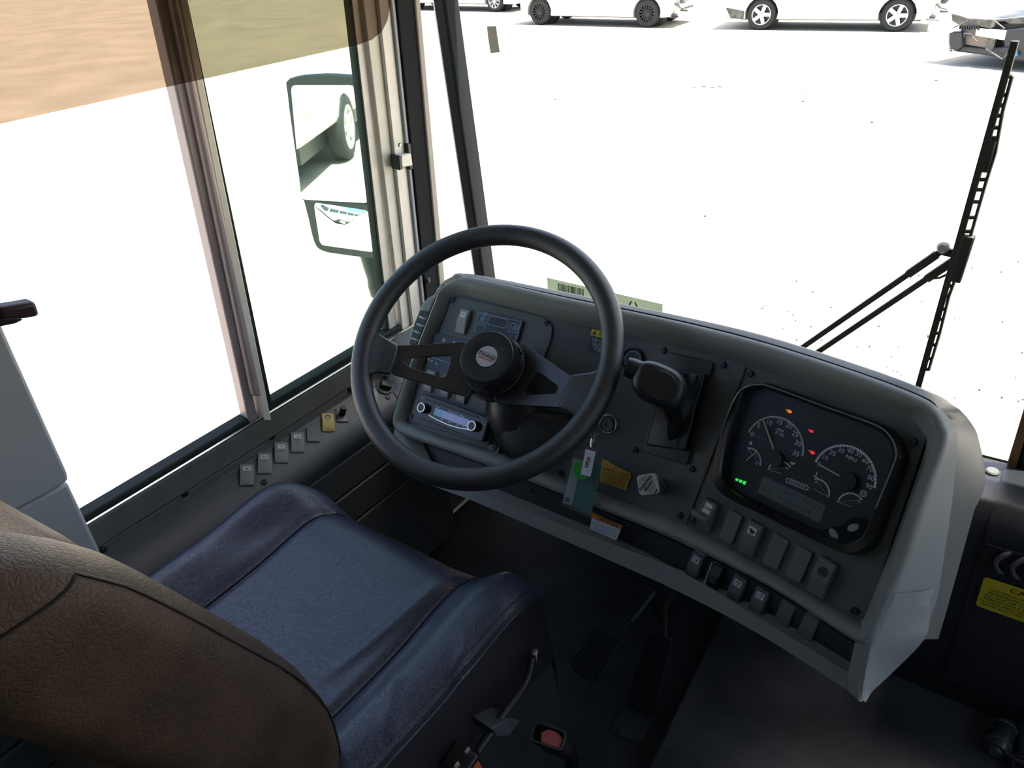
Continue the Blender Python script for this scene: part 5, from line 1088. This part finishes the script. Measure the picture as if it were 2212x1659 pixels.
# ================================================================== heater box under the windshield
YB = 1.15
hb = thing('heater_box', 'black heater housing with round-louvred vent under the windshield', 'heater', Vector((0.5, 1.2, 0.03)))
def hprof(o=0.0): return [(YB - o, 0.10), (YB - 0.004 - o, 0.44), (YB + 0.002 - o, 0.478 + o), (YB + 0.020, 0.505 + o), (YB + 0.05, 0.517 + o), (1.30, 0.510 + o), (1.325, 0.47), (1.325, 0.10)]
m = MB(); m.loft([[Vector((x, y, z)) for y, z in hprof()] for x in (-0.09, -0.04, 0.004)], caps=True); m.build('left_panel', mat('heater_plastic', (0.024, 0.026, 0.030), 0.24, bump=0.06, bscale=400), hb, smooth=50)
HPL = MATS['heater_plastic']
m = MB(); m.loft([[Vector((x, y, z)) for y, z in hprof(0.004)] for x in (0.004, 0.3, 1.2)], caps=True); m.build('main_panel', HPL, hb, smooth=50)
m = MB(); m.bar((0.004, YB - 0.0055, 0.432), (1.2, YB - 0.0055, 0.432), 0.004, 0.004); m.build('ridge', mat('ridge_grey', (0.06, 0.062, 0.066), 0.35), hb)
m = MB(); m.box((0.55, 1.225, 0.05), (1.28, 0.13, 0.10)); m.build('plinth', RUBBER, hb, bevel=0.004)
m = MB(); m.lathe([(0.0001, 0.003), (0.009, 0.0025), (0.011, 0.0)], Fr((-0.012, 1.27, 0.5155), (1, 0, 0), (0, 1, 0)), 16); m.build('rivet', SHELL, hb)
def hf(px, py, off=0.0): return at(px, py, 'y', YB - 0.009 - off)
v0 = hf(2131, 1172); v1 = hf(2118, 1222); vz1 = v0.z - 0.002; vz0 = v1.z; vx0 = min(v0.x, v1.x)
m = MB(); m.box((vx0 + 0.13, YB - 0.0085, (vz0 + vz1) / 2), (0.26, 0.004, vz1 - vz0)); vt = m.build('vent_opening', DPRINT, hb)
for k in range(9):
    x = vx0 + 0.024 + k * 0.0235; h_ = (vz1 - vz0) / 2; zc = (vz0 + vz1) / 2
    m = MB(); m.tube(cm([Vector((x + 0.012, YB - 0.011, zc + h_ * 0.95)), Vector((x + 0.002, YB - 0.016, zc + h_ * 0.6)), Vector((x - 0.004, YB - 0.018, zc)), Vector((x + 0.001, YB - 0.016, zc - h_ * 0.6)), Vector((x + 0.010, YB - 0.011, zc - h_ * 0.95))], 4), [0.003] * 2 + [0.0042] * 13 + [0.003] * 2, 8); m.build('louvre', mat('louvre_grey', (0.09, 0.092, 0.095), 0.35) if k == 0 else MATS['louvre_grey'], vt, smooth=70)
ml = thing('mirror_caution_label', 'yellow cross-view mirror caution label on the black heater housing', 'label', hf(2160, 1280))
L0, L1 = hf(2124, 1243), hf(2110, 1307); LM = Fr((L0 + L1) / 2 + Vector((0, -0.0014, 0)), (1, 0, 0), (0, 0, 1)); lh = abs(L0.z - L1.z); lw = 0.155
m = MB(); m.prism(rrect(lw, lh, 0.006, 4, lw / 2, 0), LM, 0, 0.0006); m.build('backing', YEL, ml)
m = MB(); addtext(m, 'CAUTION', LM, 0.0145, lw / 2, lh * 0.34, 0.0008, sx=1.15, bold=0.0003)
for k, (t, xs) in enumerate((('USE CROSS-VIEW MIRRORS TO VIEW', 0.0), ('PEDESTRIANS WHILE BUS IS STOPPED.', 0), ('DO NOT USE THESE MIRRORS TO VIEW', 0), ('TRAFFIC WHILE BUS IS MOVING. IMAGES', 0), ('IN THESE MIRRORS DO NOT ACCURATELY', 0), ("SHOW ANOTHER VEHICLE'S LOCATION.", 0))): addtext(m, t, LM, 0.0079, lw / 2, lh * (0.16 - 0.105 * k), 0.0008, sx=0.98)
m.build('lettering', mat('olive_print', (0.05, 0.04, 0.005), 0.5), ml, smooth=10)

# ================================================================== foot controls
def pf(px, py, n, p0): return atp(px, py, p0, n)
bp = thing('brake_pedal', 'ribbed black brake pedal in the dark footwell', 'pedal', at(1300, 1470, 'z', 0.0))
BN = Vector((0.0, -0.72, 0.69)).normalized(); BP0 = at(1290, 1430, 'z', 0.15)
BMx = (pf(1300, 1468, BN, BP0) - pf(1236, 1432, BN, BP0)); BM = Fr(BP0, BMx, BN.cross(BMx))
bpoly = [loc2(BM, pf(x, y, BN, BP0)) for x, y in [(1232, 1428), (1240, 1450), (1258, 1466), (1280, 1472), (1299, 1463), (1336, 1390), (1362, 1345), (1330, 1325), (1300, 1335), (1262, 1390)]]
m = MB(); m.prism([(p.x, p.y) for p in cm([Vector((x, y, 0)) for x, y in bpoly], 3, True)], BM, -0.012, 0.0, 0.003); bpad = m.build('pad', RUBBER, bp)
for k in range(9):
    t = 0.06 + k * 0.11; a = Vector((1240 + (1296 - 1240) * t, 1436 + (1466 - 1436) * t)); b = a + Vector((52, -88)) * 0.95
    m = MB(); m.bar(pf(a.x, a.y, BN, BP0) + BN * 0.001, pf(b.x, b.y, BN, BP0) + BN * 0.001, 0.0034, 0.004, BN); m.build('rib', mat('rib_rubber', (0.03, 0.034, 0.045), 0.45) if k == 0 else MATS['rib_rubber'], bpad)
c_ = pf(1345, 1350, BN, BP0); m = MB(); m.tube([c_ - BN * 0.01, c_ + Vector((0.02, 0.08, 0.03)), c_ + Vector((0.02, 0.13, -0.10))], 0.012, 8); m.build('pedal_arm', BLACK, bp)
ac = thing('accelerator_pedal', 'long black accelerator pedal hinged on a steel heel plate', 'pedal', at(1380, 1540, 'z', 0.0))
h0, h1 = at(1354, 1506, 'z', 0.03), at(1410, 1538, 'z', 0.03); t0, t1 = at(1402, 1364, 'z', 0.21), at(1454, 1379, 'z', 0.21)
AMx = h1 - h0; AM = Fr((h0 + h1) / 2, AMx, ((t0 + t1) - (h0 + h1)))
ap = [loc2(AM, p) for p in (h0, h1, t1, t0)]; m = MB(); m.prism(roundpoly(ap, 0.012), AM, -0.012, 0, 0.002); apd = m.build('pad', RUBBER, ac)
for k in range(4):
    u = 0.2 + 0.2 * k; a = h0.lerp(h1, u).lerp(t0.lerp(t1, u), 0.72); b = h0.lerp(h1, u).lerp(t0.lerp(t1, u), 0.97); m = MB(); m.bar(a, b, 0.003, 0.004, AM.to_3x3() @ Vector((0, 0, 1))); m.build('rib', RUBBER, apd)
m = MB(); hpq = [at(*p, 'z', 0.0) for p in ((1357, 1516), (1415, 1554), (1382, 1606), (1370, 1606), (1319, 1578), (1322, 1568))]; m.prism([(p.x, p.y) for p in hpq], Matrix.Identity(4), 0.0, 0.005); hpl = m.build('heel_plate', mat('plate_grey', (0.055, 0.06, 0.06), 0.45, 0.4), ac, bevel=0.001)
for p in ((1331, 1577), (1376, 1599)):
    c_ = at(*p, 'z', 0.005); m = MB(); m.lathe([(0.008, 0.0), (0.008, 0.002), (0.0001, 0.002)], Matrix.Translation(c_), 12); m.build('bolt', DPRINT, hpl)
m = MB(); m.bar((h0 + h1) / 2, (hpq[0] + hpq[1]) / 2 + Vector((0, 0, 0.004)), 0.05, 0.014); m.build('hinge', BLACK, ac)
cbl = MB(); cbl.tube(cm([ds(1440, 1262, -0.02), ds(1440, 1262, -0.03) + Vector((0, 0.03, -0.04)), at(1438, 1310, 'y', 0.86), at(1437, 1372, 'y', 0.86)], 4), 0.004, 8)
tag(cbl.build('control_cable', mat('cable_brown', (0.07, 0.055, 0.04), 0.5)), 'thin brown control cable hanging from under the dash', 'cable')

# ================================================================== belt buckle, belt tongue, floor latch
bb = thing('belt_buckle', 'black seat belt buckle with red release button', 'belt buckle', Vector((-0.47, 0.52, 0.0)))
BC = at(1187, 1592, 'x', -0.47)
bz = Vector((0.10, -0.38, 0.92)).normalized(); BMx = at(1222, 1598, 'x', -0.44) - at(1150, 1575, 'x', -0.50); QM = Fr(BC, BMx - bz * BMx.dot(bz), bz.cross(BMx))
w_, d_ = 0.056, 0.030
def br_(s, z): return [QM @ Vector((x * s, y * s, z)) for x, y in rrect(w_, d_, 0.007, 4)]
m = MB(); m.loft([br_(0.9, -0.10), br_(1.0, -0.085), br_(1.0, 0.006), br_(0.97, 0.008), br_(0.84, 0.008), br_(0.80, -0.012)], caps=True); m.build('shell', BLACK, bb, smooth=40)
m = MB(); m.frame(rrect(w_ * 0.985, d_ * 0.985, 0.007, 4), rrect(w_ * 0.90, d_ * 0.86, 0.006, 4), QM, 0.0075, 0.0092); m.build('rim', mat('buckle_edge', (0.10, 0.11, 0.115), 0.3), bb)
m = MB(); m.prism(roundpoly([(-0.010, -0.012), (0.0215, -0.012), (0.0215, 0.004), (0.010, 0.010), (-0.004, 0.010), (-0.014, 0.002)], 0.004), QM, -0.010, 0.005, 0.001); m.build('release_button', PINK, bb)
m = MB(); m.tube([BC - bz * 0.09, BC - bz * 0.2, Vector((-0.50, 0.55, 0.02))], [0.014, 0.012, 0.012], 8); m.build('stalk', BLACK, bb)
bt = thing('belt_tongue', 'orange belt tab with small metal bolts low beside the seat', 'belt tab', at(1020, 1665, 'x', -0.485))
m = MB(); tg = [(1005, 1662), (1028, 1644), (1036, 1644), (1046, 1662), (1046, 1690), (1005, 1690)]; q = [at(*p, 'x', -0.485) for p in tg]; m.add(q + [p + Vector((-0.01, 0, 0)) for p in q], [tuple(range(6)), tuple(range(11, 5, -1))] + [(i, (i + 1) % 6, 6 + (i + 1) % 6, 6 + i) for i in range(6)]); m.build('tab', ORANGE, bt, bevel=0.003)
for p in ((1009, 1623), (986, 1655)):
    c_ = at(*p, 'x', -0.488); m = MB(); m.lathe([(0.0001, 0.004), (0.004, 0.004), (0.007, 0.0)], Fr(c_, (0, 1, 0), (0, 0, 1)), 8); m.build('bolt', STEEL, bt)
m = MB(); m.bar(at(1012, 1618, 'x', -0.495), at(975, 1670, 'x', -0.495), 0.012, 0.04, (1, 0, 0)); m.build('strap_plate', BLACK, bt, bevel=0.003)
flt = thing('floor_latch', 'black floor latch barrel with a bolt near the step edge', 'latch', at(2165, 1600, 'z', 0.035))
a, b = at(2172, 1566, 'z', 0.060), at(2152, 1618, 'z', 0.060); dv = (b - a).normalized()
m = MB(); m.tube([a - dv * 0.01, a, a + dv * 0.002, b, b + dv * 0.004], [0.014, 0.019, 0.020, 0.020, 0.017], 18); m.build('barrel', mat('latch_blue_black', (0.03, 0.036, 0.042), 0.3), flt, smooth=50)
for t in (0.12, 0.80): c_ = a.lerp(b, t); m = MB(); m.tube([c_, c_ + dv * 0.004], 0.0215, 18); m.build('band', mat('band_grey', (0.10, 0.11, 0.115), 0.3) if t < 0.5 else MATS['band_grey'], flt)
m = MB(); m.tube([b + dv * 0.002, b + dv * 0.010], 0.011, 6); m.build('bolt', mat('bolt_grey', (0.16, 0.16, 0.16), 0.4, 0.6), flt)
m = MB(); bx = [at(*p, 'z', 0.036) for p in ((2190, 1575), (2260, 1580), (2270, 1640), (2195, 1632))]; m.prism([(p.x, p.y) for p in bx], Matrix.Identity(4), 0.036, 0.058); m.build('base', MATS['latch_blue_black'], flt, bevel=0.004)
m = MB(); m.tube([at(2172, 1622, 'z', 0.050), at(2185, 1638, 'z', 0.048), at(2230, 1655, 'z', 0.046)], 0.008, 8); m.tube([at(2185, 1638, 'z', 0.048), at(2181, 1700, 'z', 0.044)], 0.007, 8); m.build('link_rod', BLACK, flt)

# ================================================================== cowl added out of sight to block sun between dash and glass, stickers on the glass
m = MB(); cw = [Vector((x, y, z)) for (y, z) in ((1.16, 0.60), (1.334, 0.53)) for x in (-1.22, -0.10)]
m.add(cw + [p + Vector((0, 0, -0.02)) for p in cw], [(0, 1, 3, 2), (4, 6, 7, 5), (0, 4, 5, 1), (1, 5, 7, 3), (3, 7, 6, 2), (2, 6, 4, 0)]); m.build('sun_block_cowl', BLACK, fwo)
bs = thing('barcode_sticker', 'pale green barcode strip stuck low on the windshield', 'sticker', at(1305, 640, 'y', 1.345))
Q = [at(*p, 'y', 1.3475) for p in ((1182, 601), (1432, 658.5), (1431, 684), (1183, 630))]; SM = Fr(sum(Q, Vector()) / 4, Q[1] - Q[0], Q[0] - Q[3]); w_ = (Q[1] - Q[0]).length; h_ = (Q[0] - Q[3]).length
m = MB(); m.prism(rrect(w_, h_, 0.0005, 1), SM, 0, 0.0004); m.build('film', STICK, bs)
m = MB(); random.seed(3); x = -0.40 * w_
while x < -0.155 * w_:
    bw = random.choice((0.0008, 0.0014, 0.0022)); m.prism(rrect(bw, h_ * 0.60, 0.0001, 1, x, -0.02 * h_), SM, 0.0005, 0.0008); x += bw + random.choice((0.0009, 0.0014, 0.002))
m.build('bars', STICKD, bs)['kind'] = 'stuff'
m = MB()
for dx, sl_ in ((0.745, 1), (0.785, -1)):
    x = (dx - 0.5) * w_; m.prism([(x - 0.010 * (sl_ > 0) - 0.001, -h_ * 0.30), (x - 0.006 * (sl_ > 0) + 0.001, -h_ * 0.30), (x + 0.003, h_ * 0.22), (x, h_ * 0.22)] if sl_ > 0 else [(x - 0.004, h_ * 0.22), (x - 0.001, h_ * 0.22), (x + 0.010, -h_ * 0.30), (x + 0.005, -h_ * 0.30)], SM, 0.0005, 0.0008)
    m.prism(rrect(0.006, 0.002, 0.0002, 1, x + (0.001 if sl_ > 0 else 0.002), -h_ * 0.12), SM, 0.0005, 0.0008)
m.build('logo', STICKD, bs)
tp = MB(); Q = [at(*p, 'y', 1.3475) for p in ((1052, 57), (1072, 56), (1074, 75), (1080, 113), (1060, 115), (1055, 85))]; TM = Fr(Q[0], (1, 0, 0), (0, 0, 1)); tp.prism([loc2(TM, p) for p in Q][::-1], TM, 0, 0.0006)
tag(tp.build('tape_scrap', TAPEM), 'small grey scrap of tape stuck high on the windshield', 'tape')

# ================================================================== wiper outside the windshield
YW = 1.385
wpn = thing('windshield_wiper', 'black pantograph wiper parked upright across the windshield', 'wiper', at(1740, 760, 'y', YW))
def ww(px, py, o=0.0): return at(px, py, 'y', YW + o)
m = MB(); m.bar(ww(2193, 88), ww(1983, 838), 0.0105, 0.012, (0, -1, 0)); m.build('blade', mat('wiper_black', (0.022, 0.022, 0.018), 0.5), wpn, bevel=0.001); WB = MATS['wiper_black']
fpts = [(2186, 165), (2166, 240), (2150, 330), (2128, 400), (2108, 470), (2088, 540), (2070, 585), (2050, 640), (2030, 720), (2012, 780), (2006, 800)]
m = MB(); m.tube([ww(x, y, -0.002) for x, y in fpts], 0.0028, 6); m.build('blade_frame', WB, wpn)
def on_blade(y): t = (y - 88) / 750; return 2193 - 210 * t
for i, y in enumerate((165, 205, 228, 250, 276, 298, 330, 362, 388, 410, 436, 470, 500, 545, 590, 618, 640, 668, 690, 720, 745, 775, 798)):
    xb = on_blade(y); xf = None
    for (x0, y0), (x1, y1) in zip(fpts, fpts[1:]):
        if y0 <= y <= y1: xf = x0 + (x1 - x0) * (y - y0) / (y1 - y0)
    if xf is None: continue
    m = MB(); m.tube([ww(xb, y, -0.001), ww(xf, y, -0.002)], 0.0035, 6); m.build('frame_link', WB, wpn)
m = MB(); m.bar(ww(2146, 300), ww(2126, 372), 0.013, 0.012, (0, -1, 0)); m.build('bridge_clip', WB, wpn, bevel=0.003)
m = MB(); m.bar(ww(2094, 508), ww(2062, 608), 0.020, 0.014, (0, -1, 0)); m.build('arm_clip', WB, wpn, bevel=0.003)
for (a, b, w0) in (((2030, 545), (1722, 758), 0.0105), ((2072, 555), (1752, 770), 0.0105)):
    m = MB(); m.bar(ww(*a, 0.006), ww(*b, 0.006), w0, 0.008, (0, -1, 0)); m.build('arm', WB, wpn, bevel=0.001)
    A, B = Vector(a), Vector(b); m = MB(); c = A.lerp(B, 0.02); d = A.lerp(B, 0.22); m.bar(ww(c.x, c.y, 0.004), ww(d.x, d.y, 0.004), w0 * 1.35, 0.011, (0, -1, 0)); m.build('arm_sleeve', WB, wpn, bevel=0.001)
    c2 = ww(*b, 0.006); m = MB(); m.tube([c2, c2 + Vector((-0.10, 0.0, -0.085)), Vector((c2.x - 0.16, 1.41, 0.47))], 0.005, 6); m.build('arm_root', WB, wpn)
m = MB(); m.bar(ww(2028, 540, 0.004), ww(2062, 548, 0.004), 0.014, 0.010, (0, -1, 0)); m.build('knuckle', WB, wpn, bevel=0.002)
m = MB(); c = ww(2038, 533, 0.0); m.lathe([(0.010, -0.012), (0.010, 0.006), (0.007, 0.010), (0.0001, 0.010)], Fr(c, (1, 0, 0), (0, 0, 1)), 16); m.build('pivot_cap', mat('cap_grey', (0.35, 0.33, 0.31), 0.4), wpn)
m = MB(); m.tube([ww(2048, 592, 0.0), ww(2030, 600, 0), ww(2003, 603, 0)], 0.0022, 6); m.build('washer_hose', WB, wpn)
# ================================================================== exterior mirror
MP = Vector((-1.52, 1.185, 0.989)); MN = Vector((0.17910, -0.98269, 0.04732)).normalized()
def mp(px, py, h=0.0): return atp(px, py, MP + MN * h, MN)
em_ = thing('side_mirror', 'dark outside mirror with a tall flat glass above a small convex glass', 'mirror', mp(800, 600))
MX = mp(790, 300) - mp(640, 290); MM = Fr(MP, MX, MN.cross(MX))
def ml2(pts, h=0.0): return [loc2(MM, mp(x, y, h)) for x, y in pts]
def smooth2(pts, n=4): return [(p.x, p.y) for p in cm([Vector((*p, 0)) for p in pts], n, True)]
o2 = ml2([(630, 168), (700, 159), (775, 164), (798, 172), (806, 190), (806, 300), (812, 420), (822, 480), (826, 545), (812, 556), (740, 548), (700, 540), (684, 520), (672, 470), (655, 400), (640, 300), (627, 200)])
i2 = ml2([(640, 185), (700, 182), (765, 182), (778, 190), (782, 210), (788, 300), (800, 420), (800, 440), (798, 432), (770, 432), (700, 430), (662, 428), (655, 415), (652, 395), (645, 350), (641, 280), (636, 205)])
m = MB(); rings = []
for s, z in ((0.80, -0.075), (0.95, -0.05), (1.0, -0.01), (1.0, 0.006), (0.985, 0.012)):
    cx_ = sum(p[0] for p in o2) / len(o2); cy_ = sum(p[1] for p in o2) / len(o2); rings.append([MM @ Vector((cx_ + (x - cx_) * s, cy_ + (y - cy_) * s, z)) for x, y in smooth2(o2, 3)])
m.loft(rings, caps=True); m.build('housing', MIRH, em_, smooth=50)
g1 = roundpoly(ml2([(636, 182), (775, 182), (803, 436), (658, 428)]), 0.016, 5)
m = MB(); m.prism(g1, MM, 0.010, 0.0135); m.build('flat_glass', MIRR, em_, smooth=10)
g2 = roundpoly(ml2([(684, 434), (804, 452), (815, 542), (698, 526)]), 0.016, 5)
m = MB(); n = len(g2); cx_ = sum(p[0] for p in g2) / n; cy_ = sum(p[1] for p in g2) / n; rings = []
for s in (1.0, 0.85, 0.7, 0.5, 0.3, 0.1): rings.append([MM @ Vector((cx_ + (x - cx_) * s, cy_ + (y - cy_) * s, 0.0125 + 0.0085 * (1 - s * s))) for x, y in g2])
rings.insert(0, [MM @ Vector((x, y, 0.008)) for x, y in g2]); m.loft(rings, caps=True); m.build('convex_glass', MIRR, em_, smooth=60)
m = MB(); g3 = ml2([(658, 428), (803, 436), (804, 451), (684, 434)]); m.prism(g3, MM, 0.008, 0.016); m.build('divider', MIRH, em_, bevel=0.002)
arm = [mp(800, 545, -0.03), mp(812, 585, -0.03), mp(830, 640, -0.03), Vector((-1.36, 1.28, 0.62)), Vector((-1.29, 1.32, 0.50))]
m = MB(); m.tube(cm(arm, 4), [0.03] * 5 + [0.027] * 5 + [0.022] * 7, 12); m.build('mount_arm', MIRH, em_, smooth=60)

# ================================================================== wrecked car at the right and a white bus behind (seen in the mirror)
wk_ = thing('wrecked_car', 'dark wrecked car front with stripped bumper and exposed radiator', 'car', gp(2140, 150))
c0 = gp(2085, 141); c1 = gp(2240, 158)
X = (c1 - c0).normalized(); Y = GN.cross(X).normalized(); X = Y.cross(GN); WM = Matrix((X, Y, GN)).transposed().to_4x4(); WM.translation = c0
L_ = (gp(2180, 150) - gp(2085, 141)).length / 95.0      # metres per pixel along the front
dpt = (c0 - CAM).length; pm_ = dpt / FPX
def wq(px, py, y): return atp(px, py, c0 + Y * y, Y)
def wpart(nm, pix, y, d, mt, bev=0.015):
    m = MB(); q = [wq(*p, y) for p in pix]; n = len(q); m.add(q + [p + Y * d for p in q], [list(range(n)), list(range(n, 2 * n))[::-1]] + [(i, (i + 1) % n, n + (i + 1) % n, n + i) for i in range(n)]); return m.build(nm, mt, wk_, bevel=bev)
wpart('body_shell', [(2075, 44), (2120, 40), (2212, 36), (2330, 40), (2330, 130), (2200, 128), (2130, 112), (2078, 95)], 0.25, 3.6, CARD, 0.1)
wpart('hood_panel', [(2072, 36), (2110, 40), (2150, 42), (2212, 36), (2330, 30), (2330, 50), (2180, 52), (2170, 46), (2078, 52)], 0.10, 1.2, WRECK)
wpart('upper_beam', [(2054, 29), (2072, 33), (2090, 39), (2108, 40), (2143, 42), (2138, 62), (2112, 56), (2108, 62), (2078, 58), (2056, 46)], -0.05, 0.30, WRECK)
wpart('lamp_bracket', [(2074, 58), (2110, 57), (2108, 80), (2076, 78)], 0.0, 0.25, WRECK)
wpart('bumper_core', [(2050, 72), (2060, 68), (2078, 70), (2078, 100), (2064, 112), (2052, 104), (2049, 90)], -0.10, 0.40, CARD)
wpart('radiator', [(2072, 71), (2132, 80), (2130, 104), (2071, 94)], 0.02, 0.10, BROWNM, 0.005)
wpart('white_panel', [(2109, 60), (2172, 66), (2168, 87), (2106, 77)], -0.04, 0.05, CARW, 0.005)
wpart('lower_duct', [(2060, 96), (2130, 105), (2180, 100), (2200, 118), (2180, 128), (2120, 118), (2066, 112)], -0.02, 0.40, CARD, 0.02)
wpart('side_duct', [(2130, 84), (2146, 86), (2142, 112), (2128, 106)], -0.03, 0.12, WRECK, 0.01)
wpart('fender_liner', [(2165, 66), (2215, 60), (2260, 80), (2260, 135), (2190, 132), (2168, 112)], 0.0, 0.6, CARD, 0.03)
wpart('blue_cap', [(2191, 112), (2197, 111), (2198, 121), (2192, 122)], -0.06, 0.04, mat('cap_blue', (0.02, 0.25, 0.55), 0.4), 0.005)
random.seed(21)
for k in range(10):
    y = 72 + k * 4.2; wpart('torn_tab', [(2051 - random.uniform(2, 7), y), (2054, y - 1.5), (2054, y + 1.6)], -0.08, 0.06, CARD, 0.0)
for k in range(9):
    x = 2072 + k * 5; wpart('grille_tooth', [(x, 56), (x + 2.2, 56.5), (x + 0.5, 64 + random.uniform(-1, 2)), (x - 1.5, 63)], -0.08, 0.06, CARD, 0.0)
for (a, b) in (((2082, 72), (2100, 74)), ((2084, 72), (2083, 80)), ((2098, 74), (2110, 90)), ((2130, 106), (2165, 128)), ((2165, 128), (2180, 112)), ((2090, 44), (2060, 60)), ((2150, 46), (2170, 62))):
    m = MB(); m.tube([wq(*a, -0.1), wq(*b, -0.12)], 0.012, 6); m.build('bent_rod', WRECK, wk_)
for s_ in (0.0, 1.0):
    Mw = Fr(wq(2245, 148, 0.9 + s_ * 2.2) + GN * 0.33, -Y, GN); wheel(wk_, Mw @ Matrix.Translation((0, 0, 0)), 0.33, 0.2, 5, BLKRIM)
pbus = thing('parked_bus', 'white parked bus standing behind, reflected in the side mirror', 'bus', Vector((-6.9, -7.7, -0.4)))
def gz(x, y): return (CAM.z - (GD + (x - CAM.x) * GN.x + (y - CAM.y) * GN.y) / GN.z)
W0 = Vector((-6.55, -7.6, gz(-6.55, -7.6))); BX = Vector((-0.27, -0.96, 0)); BX = (BX - GN * BX.dot(GN)).normalized(); BYv = GN.cross(BX).normalized()
if BYv.x < 0: BYv = -BYv
def bq(x, y, z): return W0 + BX * x + BYv * y + GN * z      # y = out of the near side
PBM = Fr(W0, BX, GN.cross(BX)); sgn = 1 if (PBM.to_3x3() @ Vector((0, 1, 0))).dot(BYv) > 0 else -1
m = MB(); m.box((3.0, sgn * -1.08, 1.85), (11.0, 2.4, 2.5), PBM); m.build('body', BODYW, pbus, bevel=0.10)
for k in range(9): m = MB(); m.box((-1.6 + k * 1.1, sgn * 0.125, 2.45), (0.85, 0.03, 0.6), PBM); m.build('window', CARG, pbus)
for z in (1.0, 1.45): m = MB(); m.box((3.0, sgn * 0.13, z), (10.8, 0.03, 0.04), PBM); m.build('rub_rail', mat('rail_grey', (0.5, 0.5, 0.5), 0.5) if z == 1.0 else MATS['rail_grey'], pbus)
m = MB(); m.box((3.0, sgn * -1.08, 0.45), (9.5, 1.9, 0.35), PBM); m.build('chassis', CARD, pbus)
for x in (0.0, 6.0):
    for y, s_ in ((0.03, 1), (-2.19, -1)):
        wheel(pbus, Fr(bq(x, y, 0.48), BX * (s_ * (1 if BX.cross(GN).dot(BYv) > 0 else -1)), GN), 0.48, 0.26, 5, mat('white_rim', (0.7, 0.7, 0.68), 0.4) if 'white_rim' not in MATS else MATS['white_rim'])
# loose flakes and stains on the lot
m = MB(); random.seed(11)
def flake(px, py, s, sy=0.5):
    c = gp(px, py); a = random.random() * 3; n = 6
    m.prism([(s * math.cos(2 * math.pi * k / n + a) * random.uniform(0.6, 1.1), s * sy * math.sin(2 * math.pi * k / n + a) * random.uniform(0.6, 1.1)) for k in range(n)], Fr(c, gx, GN.cross(gx)), 0.0, 0.012)
for k in range(60):
    px = random.uniform(1640, 2210); py = random.uniform(560, 880) if px > 1900 else random.uniform(600, 790); d = (gp(px, py) - CAM).length; flake(px, py, random.uniform(0.5, 1.9) * d / FPX)
for px, py, s in ((1520, 188, 5), (1540, 190, 5), (1555, 188, 5), (1500, 189, 3), (1735, 220, 3), (1883, 265, 3), (2022, 175, 3), (1523, 468, 3), (1200, 215, 4)): flake(px, py, s * (gp(px, py) - CAM).length / FPX)
dbs = m.build('debris', mat('flake_dark', (0.10, 0.09, 0.08), 0.9)); tag(dbs, 'scattered dark bark flakes and grit on the bright lot', None, kind='stuff')
c = gp(1768, 194); m = MB(); random.seed(4); m.prism([(0.30 * math.cos(2 * math.pi * k / 14) * random.uniform(0.5, 1.1), 0.45 * math.sin(2 * math.pi * k / 14) * random.uniform(0.5, 1.1)) for k in range(14)], Fr(c, gx, GN.cross(gx)), 0, 0.006)
tag(m.build('sand_stain', mat('stain_tan', (0.24, 0.20, 0.14), 0.9)), 'small tan sandy stain on the lot ahead of the dash', 'stain')
